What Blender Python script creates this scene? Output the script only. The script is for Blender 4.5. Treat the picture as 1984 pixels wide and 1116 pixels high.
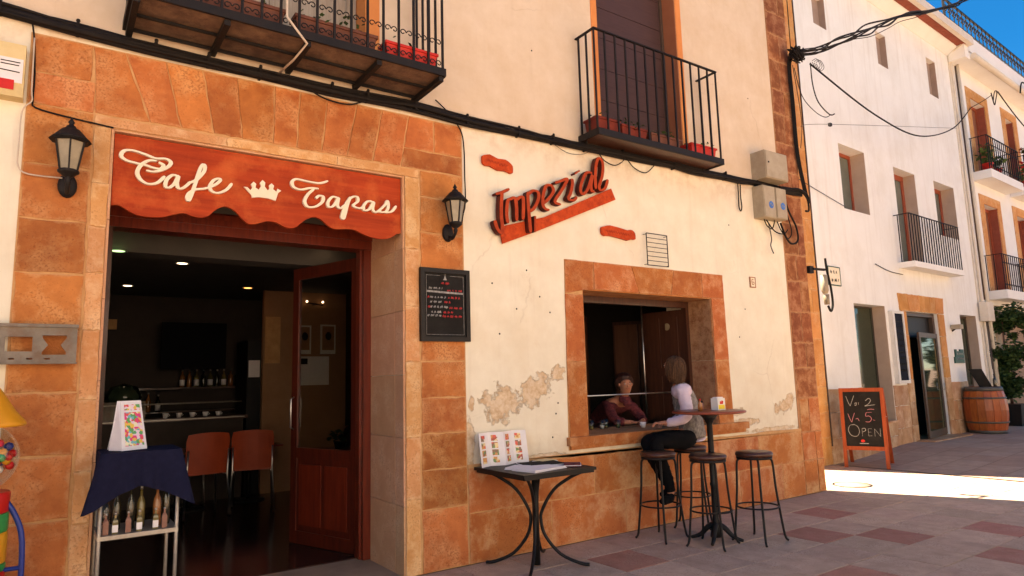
import bpy, bmesh, math, random
from math import sin, cos, pi, radians as R
from mathutils import Vector, Matrix, noise
random.seed(7)
S = bpy.context.scene
C = S.collection
for o in list(bpy.data.objects): bpy.data.objects.remove(o)

# ------------------------------------------------------------ camera
cam_d = bpy.data.cameras.new('camera'); cam = bpy.data.objects.new('camera', cam_d); C.objects.link(cam)
yaw, pit, rol = R(34.755), R(7.878), R(-1.565)
fw = Vector((sin(yaw)*cos(pit), cos(yaw)*cos(pit), sin(pit)))
r0 = Vector((cos(yaw), -sin(yaw), 0)); u0 = r0.cross(fw)
rr = r0*cos(rol)+u0*sin(rol); uu = -r0*sin(rol)+u0*cos(rol)
M = Matrix(((rr.x, uu.x, -fw.x, 0), (rr.y, uu.y, -fw.y, -5.15), (rr.z, uu.z, -fw.z, 1.55), (0, 0, 0, 1)))
cam.matrix_world = M
cam_d.sensor_width = 36; cam_d.lens = 1291.6/1984*36
cam_d.clip_start = .05; cam_d.clip_end = 9000
S.camera = cam
# ------------------------------------------------------------ world, sun, exposure
SUN_EL = R(62); SX, SY = -.415, .910
w = bpy.data.worlds.new('World'); S.world = w; w.use_nodes = True
nt = w.node_tree; nt.nodes.clear()
sky = nt.nodes.new('ShaderNodeTexSky'); sky.sky_type = 'NISHITA'; sky.sun_disc = False
sky.sun_elevation = SUN_EL; sky.sun_rotation = math.atan2(SX, SY)
sky.altitude = 1500; sky.air_density = 1.0; sky.dust_density = .1; sky.ozone_density = 6
bg = nt.nodes.new('ShaderNodeBackground'); bg.inputs[1].default_value = .05
out = nt.nodes.new('ShaderNodeOutputWorld')
hs = nt.nodes.new('ShaderNodeHueSaturation'); hs.inputs['Saturation'].default_value = 1.35
nt.links.new(sky.outputs[0], hs.inputs['Color']); nt.links.new(hs.outputs[0], bg.inputs[0]); nt.links.new(bg.outputs[0], out.inputs[0])
sd = bpy.data.lights.new('sun', 'SUN'); sd.energy = 5; sd.angle = R(.53); sd.color = (1, .955, .88)
so = bpy.data.objects.new('sun', sd); C.objects.link(so)
ld = Vector((-SX*cos(SUN_EL), -SY*cos(SUN_EL), -sin(SUN_EL)))
so.rotation_euler = ld.to_track_quat('-Z', 'Y').to_euler(); so.location = (-10, 20, 30)
S.view_settings.view_transform = 'Standard'; S.view_settings.look = 'None'
S.view_settings.exposure = 2.35; S.view_settings.gamma = 1; S.view_settings.use_curve_mapping = False
S.view_settings.use_white_balance = True
S.view_settings.white_balance_temperature = 8200; S.view_settings.white_balance_tint = 10
S.render.engine = 'CYCLES'

# ------------------------------------------------------------ materials
def nmat(name, c1, c2=None, rough=.8, scale=8, rnd=.0, bump=.0, bscale=60, metal=0, spec=.3, det=6, dirt=None, dscale=1.5, damt=.5, stretch=None, coat=0, edge=None, pits=0):
    m = bpy.data.materials.new(name); m.use_nodes = True
    n = m.node_tree; N = n.nodes; L = n.links
    b = N['Principled BSDF']; b.inputs['Roughness'].default_value = rough; b.inputs['Metallic'].default_value = metal
    b.inputs['Specular IOR Level'].default_value = spec; b.inputs['Coat Weight'].default_value = coat
    tc = N.new('ShaderNodeTexCoord'); oi = N.new('ShaderNodeObjectInfo')
    mul = N.new('ShaderNodeVectorMath'); mul.operation = 'SCALE'; mul.inputs[0].default_value = (13, 7, 9); L.new(oi.outputs['Random'], mul.inputs['Scale'])
    add = N.new('ShaderNodeVectorMath'); L.new(tc.outputs['Object'], add.inputs[0])
    if rnd: L.new(mul.outputs[0], add.inputs[1])
    vec = add.outputs[0]
    if stretch:
        mp = N.new('ShaderNodeMapping'); mp.inputs['Scale'].default_value = stretch; L.new(vec, mp.inputs[0]); vec = mp.outputs[0]
    no = N.new('ShaderNodeTexNoise'); no.inputs['Scale'].default_value = scale; no.inputs['Detail'].default_value = det; no.inputs['Roughness'].default_value = .65
    L.new(vec, no.inputs['Vector'])
    cr = N.new('ShaderNodeValToRGB'); cr.color_ramp.elements[0].position = .32; cr.color_ramp.elements[1].position = .68
    c2 = c2 or c1
    cr.color_ramp.elements[0].color = (*c2, 1); cr.color_ramp.elements[1].color = (*c1, 1)
    L.new(no.outputs['Fac'], cr.inputs[0]); col = cr.outputs[0]
    if dirt:
        n2 = N.new('ShaderNodeTexNoise'); n2.inputs['Scale'].default_value = dscale; n2.inputs['Detail'].default_value = 8; n2.inputs['Roughness'].default_value = .7
        L.new(add.outputs[0], n2.inputs['Vector'])
        c = N.new('ShaderNodeValToRGB'); c.color_ramp.elements[0].position = .48; c.color_ramp.elements[1].position = .66
        c.color_ramp.elements[0].color = (0, 0, 0, 1); c.color_ramp.elements[1].color = (damt,)*3+(1,)
        L.new(n2.outputs['Fac'], c.inputs[0])
        mx = N.new('ShaderNodeMix'); mx.data_type = 'RGBA'; mx.inputs[7].default_value = (*dirt, 1)
        L.new(c.outputs[0], mx.inputs[0]); L.new(col, mx.inputs[6]); col = mx.outputs[2]
    if rnd:
        hs = N.new('ShaderNodeHueSaturation'); mr = N.new('ShaderNodeMapRange')
        mr.inputs['To Min'].default_value = 1-rnd; mr.inputs['To Max'].default_value = 1+rnd
        L.new(oi.outputs['Random'], mr.inputs[0]); L.new(mr.outputs[0], hs.inputs['Value'])
        mh = N.new('ShaderNodeMapRange'); mh.inputs['To Min'].default_value = .5-.006; mh.inputs['To Max'].default_value = .5+.005
        ml = N.new('ShaderNodeMath'); ml.operation = 'FRACT'; m7 = N.new('ShaderNodeMath'); m7.operation = 'MULTIPLY'; m7.inputs[1].default_value = 7.3
        L.new(oi.outputs['Random'], m7.inputs[0]); L.new(m7.outputs[0], ml.inputs[0]); L.new(ml.outputs[0], mh.inputs[0]); L.new(mh.outputs[0], hs.inputs['Hue'])
        L.new(col, hs.inputs['Color']); col = hs.outputs[0]
    L.new(col, b.inputs['Base Color'])
    if bump:
        n3 = N.new('ShaderNodeTexNoise'); n3.inputs['Scale'].default_value = bscale; n3.inputs['Detail'].default_value = 8; n3.inputs['Roughness'].default_value = .7
        L.new(vec, n3.inputs['Vector']); bp = N.new('ShaderNodeBump'); bp.inputs['Strength'].default_value = min(1, bump); bp.inputs['Distance'].default_value = .01
        L.new(n3.outputs['Fac'], bp.inputs['Height']); L.new(bp.outputs[0], b.inputs['Normal'])
    if pits:
        vo = N.new('ShaderNodeTexNoise'); vo.inputs['Scale'].default_value = 75; vo.inputs['Detail'].default_value = 5; L.new(add.outputs[0], vo.inputs['Vector'])
        vb = N.new('ShaderNodeTexNoise'); vb.inputs['Scale'].default_value = 4; vb.inputs['Detail'].default_value = 5; L.new(add.outputs[0], vb.inputs['Vector'])
        sm = N.new('ShaderNodeMath'); sm.operation = 'MULTIPLY_ADD'; sm.inputs[1].default_value = .55; L.new(vb.outputs['Fac'], sm.inputs[0]); L.new(vo.outputs['Fac'], sm.inputs[2])
        pr_ = N.new('ShaderNodeMapRange'); pr_.inputs[1].default_value = .84; pr_.inputs[2].default_value = 1.02; pr_.inputs[3].default_value = 0; pr_.inputs[4].default_value = pits; L.new(sm.outputs[0], pr_.inputs[0])
        mp_ = N.new('ShaderNodeMix'); mp_.data_type = 'RGBA'; mp_.blend_type = 'MULTIPLY'; mp_.inputs[7].default_value = (.50, .36, .30, 1); L.new(pr_.outputs[0], mp_.inputs[0]); L.new(b.inputs['Base Color'].links[0].from_socket, mp_.inputs[6]); L.new(mp_.outputs[2], b.inputs['Base Color'])
    if edge:
        sp = N.new('ShaderNodeSeparateXYZ'); L.new(tc.outputs['Generated'], sp.inputs[0])
        def mm(op, a, b2):
            q = N.new('ShaderNodeMath'); q.operation = op
            for i, x in enumerate((a, b2)):
                if isinstance(x, (int, float)): q.inputs[i].default_value = x
                else: L.new(x, q.inputs[i])
            return q.outputs[0]
        e = mm('MINIMUM', mm('MINIMUM', sp.outputs[0], mm('SUBTRACT', 1.0, sp.outputs[0])), mm('MINIMUM', sp.outputs[2], mm('SUBTRACT', 1.0, sp.outputs[2])))
        n4 = N.new('ShaderNodeTexNoise'); n4.inputs['Scale'].default_value = 9; n4.inputs['Detail'].default_value = 8; n4.inputs['Roughness'].default_value = .75; L.new(add.outputs[0], n4.inputs['Vector'])
        v2 = mm('ADD', e, mm('MULTIPLY', mm('SUBTRACT', n4.outputs['Fac'], .5), .42)); r2 = N.new('ShaderNodeMapRange'); r2.inputs[1].default_value = -.02; r2.inputs[2].default_value = .06; r2.inputs[3].default_value = edge[3]; r2.inputs[4].default_value = 0; L.new(v2, r2.inputs[0])
        me = N.new('ShaderNodeMix'); me.data_type = 'RGBA'; me.inputs[7].default_value = (*edge[:3], 1); L.new(r2.outputs[0], me.inputs[0]); L.new(b.inputs['Base Color'].links[0].from_socket, me.inputs[6]); L.new(me.outputs[2], b.inputs['Base Color'])
    return m
def emat(name, col, s):
    m = bpy.data.materials.new(name); m.use_nodes = True; b = m.node_tree.nodes['Principled BSDF']
    b.inputs['Base Color'].default_value = (*col, 1); b.inputs['Emission Color'].default_value = (*col, 1); b.inputs['Emission Strength'].default_value = s; return m
def glass(name, tint=(.8, .85, .82), rough=.02, gl=1.0):
    m = bpy.data.materials.new(name); m.use_nodes = True; n = m.node_tree; n.nodes.clear()
    o = n.nodes.new('ShaderNodeOutputMaterial'); t = n.nodes.new('ShaderNodeBsdfTransparent'); t.inputs[0].default_value = (*tint, 1)
    g = n.nodes.new('ShaderNodeBsdfGlossy'); g.inputs['Roughness'].default_value = rough; g.inputs[0].default_value = (gl, gl, gl, 1)
    lw = n.nodes.new('ShaderNodeLayerWeight'); pw = n.nodes.new('ShaderNodeMath'); pw.operation = 'POWER'; pw.inputs[1].default_value = 4; n.links.new(lw.outputs['Facing'], pw.inputs[0]); lw.inputs[0].default_value = .5
    f = n.nodes.new('ShaderNodeMath'); f.operation = 'MULTIPLY_ADD'; f.inputs[1].default_value = .8; f.inputs[2].default_value = .05; n.links.new(pw.outputs[0], f.inputs[0])
    mx = n.nodes.new('ShaderNodeMixShader'); n.links.new(f.outputs[0], mx.inputs[0]); n.links.new(t.outputs[0], mx.inputs[1]); n.links.new(g.outputs[0], mx.inputs[2]); n.links.new(mx.outputs[0], o.inputs[0])
    return m
K = {}
K['stone'] = nmat('orange_sandstone', (.58, .200, .060), (.33, .092, .026), .92, 3.0, .18, 1, 34, dirt=(.66, .33, .14), dscale=4, damt=.65, edge=(.66, .37, .17, .5), pits=.7)
K['stone_lt'] = nmat('pale_sandstone', (.68, .36, .16), (.56, .25, .09), .92, 4, .08, .7, 40, dirt=(.76, .50, .28), dscale=6, damt=.7, edge=(.76, .52, .30, .6), pits=.6)
K['stone_jamb'] = nmat('jamb_sandstone', (.64, .345, .19), (.55, .28, .145), .92, 4, .06, .5, 45, dirt=(.68, .42, .26), dscale=4, damt=.6, pits=.5)
K['stone_dark'] = nmat('brown_quoin_sandstone', (.33, .110, .040), (.19, .058, .022), .92, 6, .16, .9, 36, dirt=(.48, .25, .13), dscale=6, damt=.6, edge=(.56, .32, .17, .55), pits=.6)
K['stone_win'] = nmat('window_sandstone', (.52, .170, .050), (.36, .100, .028), .92, 4, .10, .9, 40, dirt=(.62, .32, .15), dscale=5, damt=.7, edge=(.66, .38, .19, .35), pits=.6)
K['mortar'] = nmat('pale_mortar', (.64, .36, .165), (.50, .25, .10), .95, 9, 0, .5, 70)
K['mortar_q'] = nmat('quoin_mortar', (.50, .26, .13), (.42, .19, .08), .95, 12, 0, .5, 70)
K['quoin2'] = nmat('yellow_quoin_stone', (.64, .30, .10), (.50, .20, .055), .9, 3, .08, .5, 45, dirt=(.70, .42, .20), dscale=4, damt=.6, edge=(.74, .48, .25, .5), pits=.5)
K['wains'] = nmat('tan_limestone', (.54, .32, .17), (.38, .19, .085), .7, 3.5, .14, .4, 40, dirt=(.66, .48, .32), dscale=3, damt=.8, pits=.5)
K['white'] = nmat('white_limewash', (.86, .845, .80), (.80, .78, .73), .9, 1.3, 0, .5, 18, dirt=(.72, .68, .61), dscale=.9, damt=.55)
def streaks(m, amt, col):
    n = m.node_tree; N = n.nodes; L = n.links; b = N['Principled BSDF']; src = b.inputs['Base Color'].links[0].from_socket
    tc = N.new('ShaderNodeTexCoord'); mp = N.new('ShaderNodeMapping'); mp.inputs['Scale'].default_value = (5, 5, .35); L.new(tc.outputs['Object'], mp.inputs[0])
    no = N.new('ShaderNodeTexNoise'); no.inputs['Scale'].default_value = 1.6; no.inputs['Detail'].default_value = 8; L.new(mp.outputs[0], no.inputs['Vector'])
    mr = N.new('ShaderNodeMapRange'); mr.inputs[1].default_value = .52; mr.inputs[2].default_value = .75; mr.inputs[4].default_value = amt; L.new(no.outputs['Fac'], mr.inputs[0])
    mx = N.new('ShaderNodeMix'); mx.data_type = 'RGBA'; mx.inputs[7].default_value = (*col, 1); L.new(mr.outputs[0], mx.inputs[0]); L.new(src, mx.inputs[6]); L.new(mx.outputs[2], b.inputs['Base Color'])
streaks(K['white'], .35, (.62, .56, .48))
K['white2'] = nmat('white_render', (.85, .835, .80), (.79, .77, .73), .9, 2, 0, .3, 24)
K['slitfill'] = nmat('slit_recess_fill_and_shade', (.38, .27, .21), (.33, .23, .175), .9, 4)
K['iron'] = nmat('black_wrought_iron', (.009, .008, .008), (.016, .011, .009), .6, 14, 0, .3, 60, spec=.22)
K['rust'] = nmat('rusty_underside', (.20, .12, .075), (.09, .05, .035), .9, 7, 0, .6, 40, dirt=(.30, .19, .11), dscale=8)
K['redwood'] = nmat('varnished_red_wood', (.19, .026, .010), (.09, .012, .006), .35, 3, 0, .2, 30, stretch=(9, 9, .7), coat=.3)
K['leafwood'] = nmat('dark_varnished_door_wood', (.11, .018, .009), (.055, .009, .005), .32, 3, 0, .2, 30, stretch=(9, 9, .7), coat=.4)
K['darkwood'] = nmat('dark_brown_wood', (.085, .030, .016), (.045, .016, .010), .4, 3, 0, .15, 30, stretch=(9, 9, .7), coat=.2)
K['board'] = nmat('sign_board_wood', (.47, .062, .018), (.27, .030, .010), .65, 2.0, 0, .25, 30, stretch=(.6, 1, 8), dirt=(.58, .125, .035), dscale=2.2, damt=.8, spec=.12)
K['letter'] = nmat('cream_painted_letter', (.84, .74, .56), (.80, .68, .48), .6, 9)
K['sign_red'] = nmat('weathered_red_sign', (.60, .080, .022), (.42, .048, .014), .75, 14, 0, .3, 60, dirt=(.28, .03, .012), dscale=22, damt=.7, spec=.12)
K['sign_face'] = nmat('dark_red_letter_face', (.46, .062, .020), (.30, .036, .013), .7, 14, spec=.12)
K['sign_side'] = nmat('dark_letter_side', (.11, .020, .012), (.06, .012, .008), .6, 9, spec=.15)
K['awn'] = nmat('roller_blind_brown', (.075, .036, .030), (.055, .026, .022), .6, 5, stretch=(1, 1, 12))
K['orange_paint'] = nmat('orange_paint', (.70, .26, .075), (.62, .21, .06), .75, 3, 0, .15, 40)
K['greywood'] = nmat('weathered_grey_wood', (.42, .36, .28), (.28, .22, .16), .8, 3, 0, .4, 40, stretch=(9, 9, .8))
K['cable'] = nmat('black_cable', (.008, .006, .006), (.015, .011, .009), .7, 20, spec=.15)
K['wire'] = nmat('thin_grey_wire', (.10, .08, .07), (.06, .05, .045), .7, 20)
K['conduit'] = nmat('pale_wire', (.62, .50, .40), (.5, .4, .3), .7, 20)
K['boxgrey'] = nmat('weathered_grey_box', (.42, .35, .25), (.35, .28, .19), .6, 5, 0, .1, 30, dirt=(.26, .19, .12), dscale=4, damt=.5)
K['blue'] = nmat('blue_sticker', (.05, .18, .50), (.03, .12, .4), .5, 9)
K['black'] = nmat('black_paint', (.007, .006, .006), (.012, .009, .008), .5, 14, spec=.25)
K['slate'] = nmat('blackboard', (.014, .012, .011), (.020, .018, .016), .85, 6, dirt=(.04, .037, .034), dscale=5, damt=.25, spec=.1)
K['chalk'] = nmat('white_chalk', (.42, .40, .37), (.16, .155, .145), .95, 45)
K['pinkchalk'] = nmat('pink_chalk', (.55, .22, .24), (.35, .13, .15), .95, 60)
K['redchalk'] = nmat('red_lettering', (.50, .05, .05), (.35, .03, .03), .9, 60)
K['whitepaint'] = nmat('white_paint', (.74, .71, .66), (.66, .63, .58), .6, 10)
K['chrome'] = nmat('brushed_steel', (.62, .60, .57), (.5, .47, .44), .3, 30, metal=1)
K['alu'] = nmat('aluminium', (.44, .39, .33), (.34, .29, .24), .5, 30, metal=.6)
K['steel'] = nmat('galvanised_steel', (.22, .185, .15), (.15, .125, .10), .6, 12, metal=.35, dirt=(.16, .09, .055), dscale=9, damt=.7)
K['pave'] = nmat('grey_pavement_slab', (.54, .375, .275), (.40, .275, .20), .8, 6, .11, .5, 80, dirt=(.58, .44, .34), dscale=4, damt=.6, pits=.7)
K['pavered'] = nmat('red_pavement_slab', (.44, .20, .145), (.33, .145, .102), .8, 6, .10, .5, 80, dirt=(.46, .27, .20), dscale=4, damt=.6, pits=.7)
K['joint'] = nmat('slab_joint', (.24, .16, .115), (.17, .11, .08), .95, 30)
K['threshold'] = nmat('worn_threshold_stone', (.40, .28, .20), (.32, .22, .155), .6, 6, 0, .2, 50)
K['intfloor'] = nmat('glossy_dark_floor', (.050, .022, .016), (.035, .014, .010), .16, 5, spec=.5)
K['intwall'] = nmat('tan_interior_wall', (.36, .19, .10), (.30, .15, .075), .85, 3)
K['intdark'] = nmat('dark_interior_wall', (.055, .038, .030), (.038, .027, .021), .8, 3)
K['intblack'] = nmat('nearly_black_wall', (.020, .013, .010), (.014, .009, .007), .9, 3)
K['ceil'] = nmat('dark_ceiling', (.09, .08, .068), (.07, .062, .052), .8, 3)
K['chairback'] = nmat('orange_chair_shell', (.36, .055, .018), (.28, .04, .013), .45, 5)
K['tableint'] = nmat('red_brown_tabletop', (.26, .06, .03), (.20, .04, .02), .35, 4)
K['navy'] = nmat('navy_cloth', (.013, .013, .034), (.009, .009, .024), .95, 25, 0, .3, 200, spec=.1)
K['paper'] = nmat('white_paper', (.78, .74, .72), (.72, .66, .66), .7, 12)
K['hair_b'] = nmat('light_brown_hair', (.20, .095, .042), (.035, .015, .008), .5, 4, 0, .9, 60, stretch=(22, 22, .8))
K['hair_d'] = nmat('dark_red_hair', (.045, .014, .010), (.02, .008, .006), .5, 6, stretch=(12, 12, 2))
K['skin'] = nmat('skin', (.52, .22, .13), (.46, .18, .10), .5, 8)
K['pink'] = nmat('pale_pink_cotton', (.74, .60, .64), (.60, .45, .50), .9, 7, 0, 1, 16)
K['vest'] = nmat('grey_knit', (.36, .31, .27), (.10, .085, .075), .95, 40, 0, 1, 50, stretch=(1, 1, .5))
K['trouser'] = nmat('black_cotton', (.007, .006, .007), (.005, .005, .005), .95, 14, spec=.1)
K['maroon'] = nmat('maroon_check_cloth', (.22, .04, .04), (.05, .012, .018), .9, 26, 0, .8, 30)
K['barrelwood'] = nmat('barrel_oak', (.46, .12, .028), (.28, .06, .014), .45, 3, .1, .2, 40, stretch=(8, 8, 1), coat=.2)
K['hoop'] = nmat('barrel_hoop', (.13, .12, .10), (.09, .08, .07), .5, 12, metal=.5)
K['aframe'] = nmat('orange_red_wood', (.36, .070, .022), (.25, .045, .014), .55, 4, stretch=(8, 8, 1), spec=.2)
K['greenglass'] = nmat('green_tinted_glass', (.035, .052, .030), (.02, .03, .018), .06, 1.2, spec=.6, stretch=(3, 3, .6))
K['palegl'] = nmat('pale_window_pane', (.15, .17, .14), (.10, .115, .095), .08, 1.5, spec=.6)
K['darkgl'] = nmat('dark_glass', (.012, .012, .012), (.02, .018, .016), .05, 2, spec=.6)
K['bluegl'] = nmat('poster_blue', (.016, .018, .028), (.009, .010, .016), .8, 3, spec=.1)
K['redframe'] = nmat('red_brown_window_frame', (.36, .085, .040), (.26, .055, .028), .5, 5, stretch=(6, 6, 1))
K['brownframe'] = nmat('brown_metal_frame', (.095, .060, .042), (.07, .045, .032), .45, 6)
K['pot'] = nmat('red_plastic_pot', (.55, .030, .018), (.45, .022, .014), .45, 8)
K['terra'] = nmat('terracotta_planter', (.19, .026, .014), (.13, .018, .010), .8, 8)
K['potbrown'] = nmat('brown_planter', (.16, .055, .032), (.11, .036, .022), .7, 8)
K['leaf'] = nmat('dark_green_leaf', (.045, .085, .022), (.022, .045, .012), .6, 5, rnd=.15)
K['leaf2'] = nmat('mid_green_leaf', (.085, .14, .035), (.04, .075, .02), .6, 5)
K['flower'] = nmat('red_flower', (.60, .03, .03), (.5, .02, .03), .6, 9)
K['soil'] = nmat('potting_soil', (.05, .03, .02), (.03, .02, .012), .95, 20)
K['gutter'] = nmat('cream_gutter', (.74, .66, .55), (.66, .58, .47), .6, 5, 0, .1, 30)
K['soffit'] = nmat('red_tile_soffit', (.33, .085, .050), (.25, .06, .035), .8, 8)
K['tile'] = nmat('clay_roof_tile', (.42, .20, .11), (.32, .14, .08), .9, 6)
K['brownroll'] = nmat('brown_roller_shutter', (.27, .105, .055), (.22, .08, .042), .6, 3, stretch=(1, 1, 14))
K['grnsign'] = nmat('green_sign', (.012, .085, .060), (.01, .06, .045), .5, 6)
K['rock'] = nmat('grey_mountain_rock', (.42, .41, .40), (.33, .33, .33), .95, .01, 0, 0)
K['yellow'] = nmat('yellow_plastic', (.78, .34, .025), (.70, .28, .02), .35, 5)
K['red'] = nmat('red_plastic', (.60, .020, .015), (.52, .016, .012), .35, 5)
K['green'] = nmat('green_plastic', (.03, .30, .07), (.025, .25, .06), .35, 5)
K['bluep'] = nmat('blue_plastic', (.02, .04, .22), (.016, .03, .18), .3, 5)
K['ylabel'] = nmat('yellow_label', (.80, .62, .05), (.74, .5, .03), .5, 5)
K['cab'] = nmat('cream_alarm_box', (.70, .54, .28), (.60, .44, .20), .5, 4, dirt=(.45, .32, .15), dscale=3, damt=.4)
K['bottle'] = nmat('dark_bottle_glass', (.035, .03, .015), (.02, .018, .01), .08, 8, spec=.7)
K['oil'] = nmat('olive_oil', (.17, .13, .04), (.12, .09, .03), .1, 6, spec=.6)
K['spice'] = nmat('pink_brown_spice', (.28, .13, .09), (.22, .10, .07), .4, 30)
K['amber'] = nmat('amber_liquor', (.34, .13, .04), (.24, .08, .02), .1, 6, spec=.6)
K['frost'] = nmat('frosted_lantern_glass', (.34, .27, .17), (.20, .155, .10), .25, 5, spec=.5)
K['beige'] = nmat('beige_render', (.62, .49, .35), (.54, .42, .29), .9, 2)
K['terraceroof'] = nmat('roof_slab_grey', (.4, .36, .3), (.34, .3, .25), .9, 3)
K['spot'] = emat('ceiling_spot_light', (1, .74, .56), 1.6)
K['spotgreen'] = emat('green_exit_light', (.5, 1, .45), .5)
K['spotorange'] = emat('warm_spot_light', (1, .36, .12), 1.2)
K['clear'] = glass('clear_glass', (.90, .92, .90))
K['doorglass'] = glass('door_glass', (.80, .78, .74))

def flowers_mat():
    m = bpy.data.materials.new('printed_flower_picture'); m.use_nodes = True; N = m.node_tree.nodes; L = m.node_tree.links; b = N['Principled BSDF']
    tc = N.new('ShaderNodeTexCoord'); v = N.new('ShaderNodeTexVoronoi'); v.inputs['Scale'].default_value = 55
    L.new(tc.outputs['Object'], v.inputs['Vector'])
    cr = N.new('ShaderNodeValToRGB'); cr.color_ramp.interpolation = 'CONSTANT'
    cols = [(.75, .05, .22), (.80, .50, .08), (.10, .35, .10), (.80, .60, .65), (.15, .45, .50), (.75, .08, .10), (.80, .75, .5)]
    e = cr.color_ramp.elements; e[0].color = (*cols[0], 1); e[1].position = 1/7; e[1].color = (*cols[1], 1)
    for i in range(2, 7): x = e.new(i/7); x.color = (*cols[i], 1)
    sp = N.new('ShaderNodeSeparateColor'); L.new(v.outputs['Color'], sp.inputs[0]); L.new(sp.outputs[0], cr.inputs[0]); L.new(cr.outputs[0], b.inputs['Base Color']); b.inputs['Roughness'].default_value = .5
    return m
K['flowers'] = flowers_mat()
def photos_mat():
    m = flowers_mat(); m.name = 'printed_food_pictures'
    for n in m.node_tree.nodes:
        if n.type == 'TEX_VORONOI': n.inputs['Scale'].default_value = 38; n.distance = 'CHEBYCHEV'
        if n.type == 'VALTORGB':
            for i, c in enumerate([(.45, .08, .05), (.62, .28, .08), (.70, .10, .06), (.78, .70, .62), (.25, .14, .08), (.15, .25, .08), (.78, .6, .3)]): n.color_ramp.elements[i].color = (*c, 1)
    return m
K['food'] = photos_mat()

def plaster_mat():
    """cream paint below the cable line, peach paint above it; plaster fallen off in patches near the dado"""
    m = bpy.data.materials.new('old_painted_plaster'); m.use_nodes = True; N = m.node_tree.nodes; L = m.node_tree.links; b = N['Principled BSDF']
    b.inputs['Roughness'].default_value = .92; b.inputs['Specular IOR Level'].default_value = .2
    tc = N.new('ShaderNodeTexCoord'); P = tc.outputs['Object']
    def noi(s, d=8, r=.65, v=None):
        n = N.new('ShaderNodeTexNoise'); n.inputs['Scale'].default_value = s; n.inputs['Detail'].default_value = d; n.inputs['Roughness'].default_value = r; L.new(v or P, n.inputs['Vector']); return n.outputs['Fac']
    def ma(op, a, c=None, clamp=False, d=None):
        n = N.new('ShaderNodeMath'); n.operation = op; n.use_clamp = clamp
        for i, x in enumerate((a, c, d)):
            if x is None: continue
            if isinstance(x, (int, float)): n.inputs[i].default_value = x
            else: L.new(x, n.inputs[i])
        return n.outputs[0]
    def mixc(f, a, c):
        n = N.new('ShaderNodeMix'); n.data_type = 'RGBA'
        if isinstance(f, (int, float)): n.inputs[0].default_value = f
        else: L.new(f, n.inputs[0])
        for i, x in ((6, a), (7, c)):
            if isinstance(x, tuple): n.inputs[i].default_value = (*x, 1)
            else: L.new(x, n.inputs[i])
        return n.outputs[2]
    def ramp(v, a, c): 
        n = N.new('ShaderNodeMapRange'); n.inputs[1].default_value = a; n.inputs[2].default_value = c; n.clamp = True; L.new(v, n.inputs[0]); return n.outputs[0]
    sx = N.new('ShaderNodeSeparateXYZ'); L.new(P, sx.inputs[0]); X, Z = sx.outputs[0], sx.outputs[2]
    big = noi(.9); mid = noi(3.5); fine = noi(30); peeln = noi(7, 10, .7)
    cream = mixc(ramp(mid, .35, .7), (.74, .66, .51), (.82, .75, .60))
    cream = mixc(ma('MULTIPLY', ramp(big, .5, .72), .5), cream, (.70, .56, .39))
    peach = mixc(ramp(mid, .35, .7), (.63, .485, .34), (.70, .565, .43))
    peach = mixc(ma('MULTIPLY', ramp(big, .45, .7), .6), peach, (.57, .41, .27))
    zz = ma('ADD', Z, ma('MULTIPLY', peeln, .10)); up = ramp(zz, 3.96, 4.08)
    col = mixc(up, cream, peach)
    # rain streaks running down from the balconies and cable
    mp = N.new('ShaderNodeMapping'); mp.inputs['Scale'].default_value = (7, 7, .5); L.new(P, mp.inputs[0])
    st = ramp(noi(2, 6, .6, mp.outputs[0]), .54, .72); col = mixc(ma('MULTIPLY', st, .10), col, (.44, .28, .17))
    # orange-brown stain right under the cable
    band = ma('MULTIPLY', ramp(zz, 3.55, 4.0), ma('SUBTRACT', 1.0, ramp(zz, 3.98, 4.1)))
    col = mixc(ma('MULTIPLY', band, ma('MULTIPLY', ramp(mid, .42, .6), .55)), col, (.50, .30, .16))
    vc = N.new('ShaderNodeTexVoronoi'); vc.feature = 'DISTANCE_TO_EDGE'; vc.inputs['Scale'].default_value = .8
    wp = N.new('ShaderNodeMix'); wp.data_type = 'RGBA'; wp.inputs[0].default_value = .22; wn = N.new('ShaderNodeTexNoise'); wn.inputs['Scale'].default_value = 3; wn.inputs['Detail'].default_value = 8; L.new(P, wn.inputs['Vector']); L.new(P, wp.inputs[6]); L.new(wn.outputs['Color'], wp.inputs[7]); L.new(wp.outputs[2], vc.inputs['Vector'])
    crk = ma('MULTIPLY', ma('SUBTRACT', 1.0, ramp(vc.outputs['Distance'], .0, .006)), ma('MULTIPLY', ramp(noi(1.1), .52, .62), .28)); col = mixc(crk, col, (.34, .23, .15))
    lowd = ma('MULTIPLY', ma('SUBTRACT', 1.0, ramp(zz, .85, 1.25)), ma('MULTIPLY', ramp(noi(4), .38, .62), .5)); col = mixc(lowd, col, (.58, .42, .27))
    # fallen plaster
    tot = None
    for cx, cz, rx, rz, sl in ((3.43, 1.34, .24, .20, 0), (3.80, 1.44, .24, .17, .25), (4.08, 1.60, .10, .11, 0), (7.80, 1.15, .18, .14, .4), (7.58, 1.10, .09, .07, 0), (6.80, 1.10, .14, .06, 0), (3.08, 1.0, .06, .25, 0), (6.95, .98, .3, .05, 0), (3.9, .83, .3, .04, 0), (7.5, .86, .6, .035, 0), (3.1, 1.35, .03, .1, 0)):
        dx = ma('DIVIDE', ma('SUBTRACT', X, cx), rx)
        dz = ma('DIVIDE', ma('SUBTRACT', ma('SUBTRACT', Z, cz), ma('MULTIPLY', ma('SUBTRACT', X, cx), sl)), rz)
        d = ma('SUBTRACT', 1.0, ma('SQRT', ma('ADD', ma('MULTIPLY', dx, dx), ma('MULTIPLY', dz, dz))))
        d = ma('MAXIMUM', d, -2.0); tot = d if tot is None else ma('MAXIMUM', tot, d)
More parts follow.
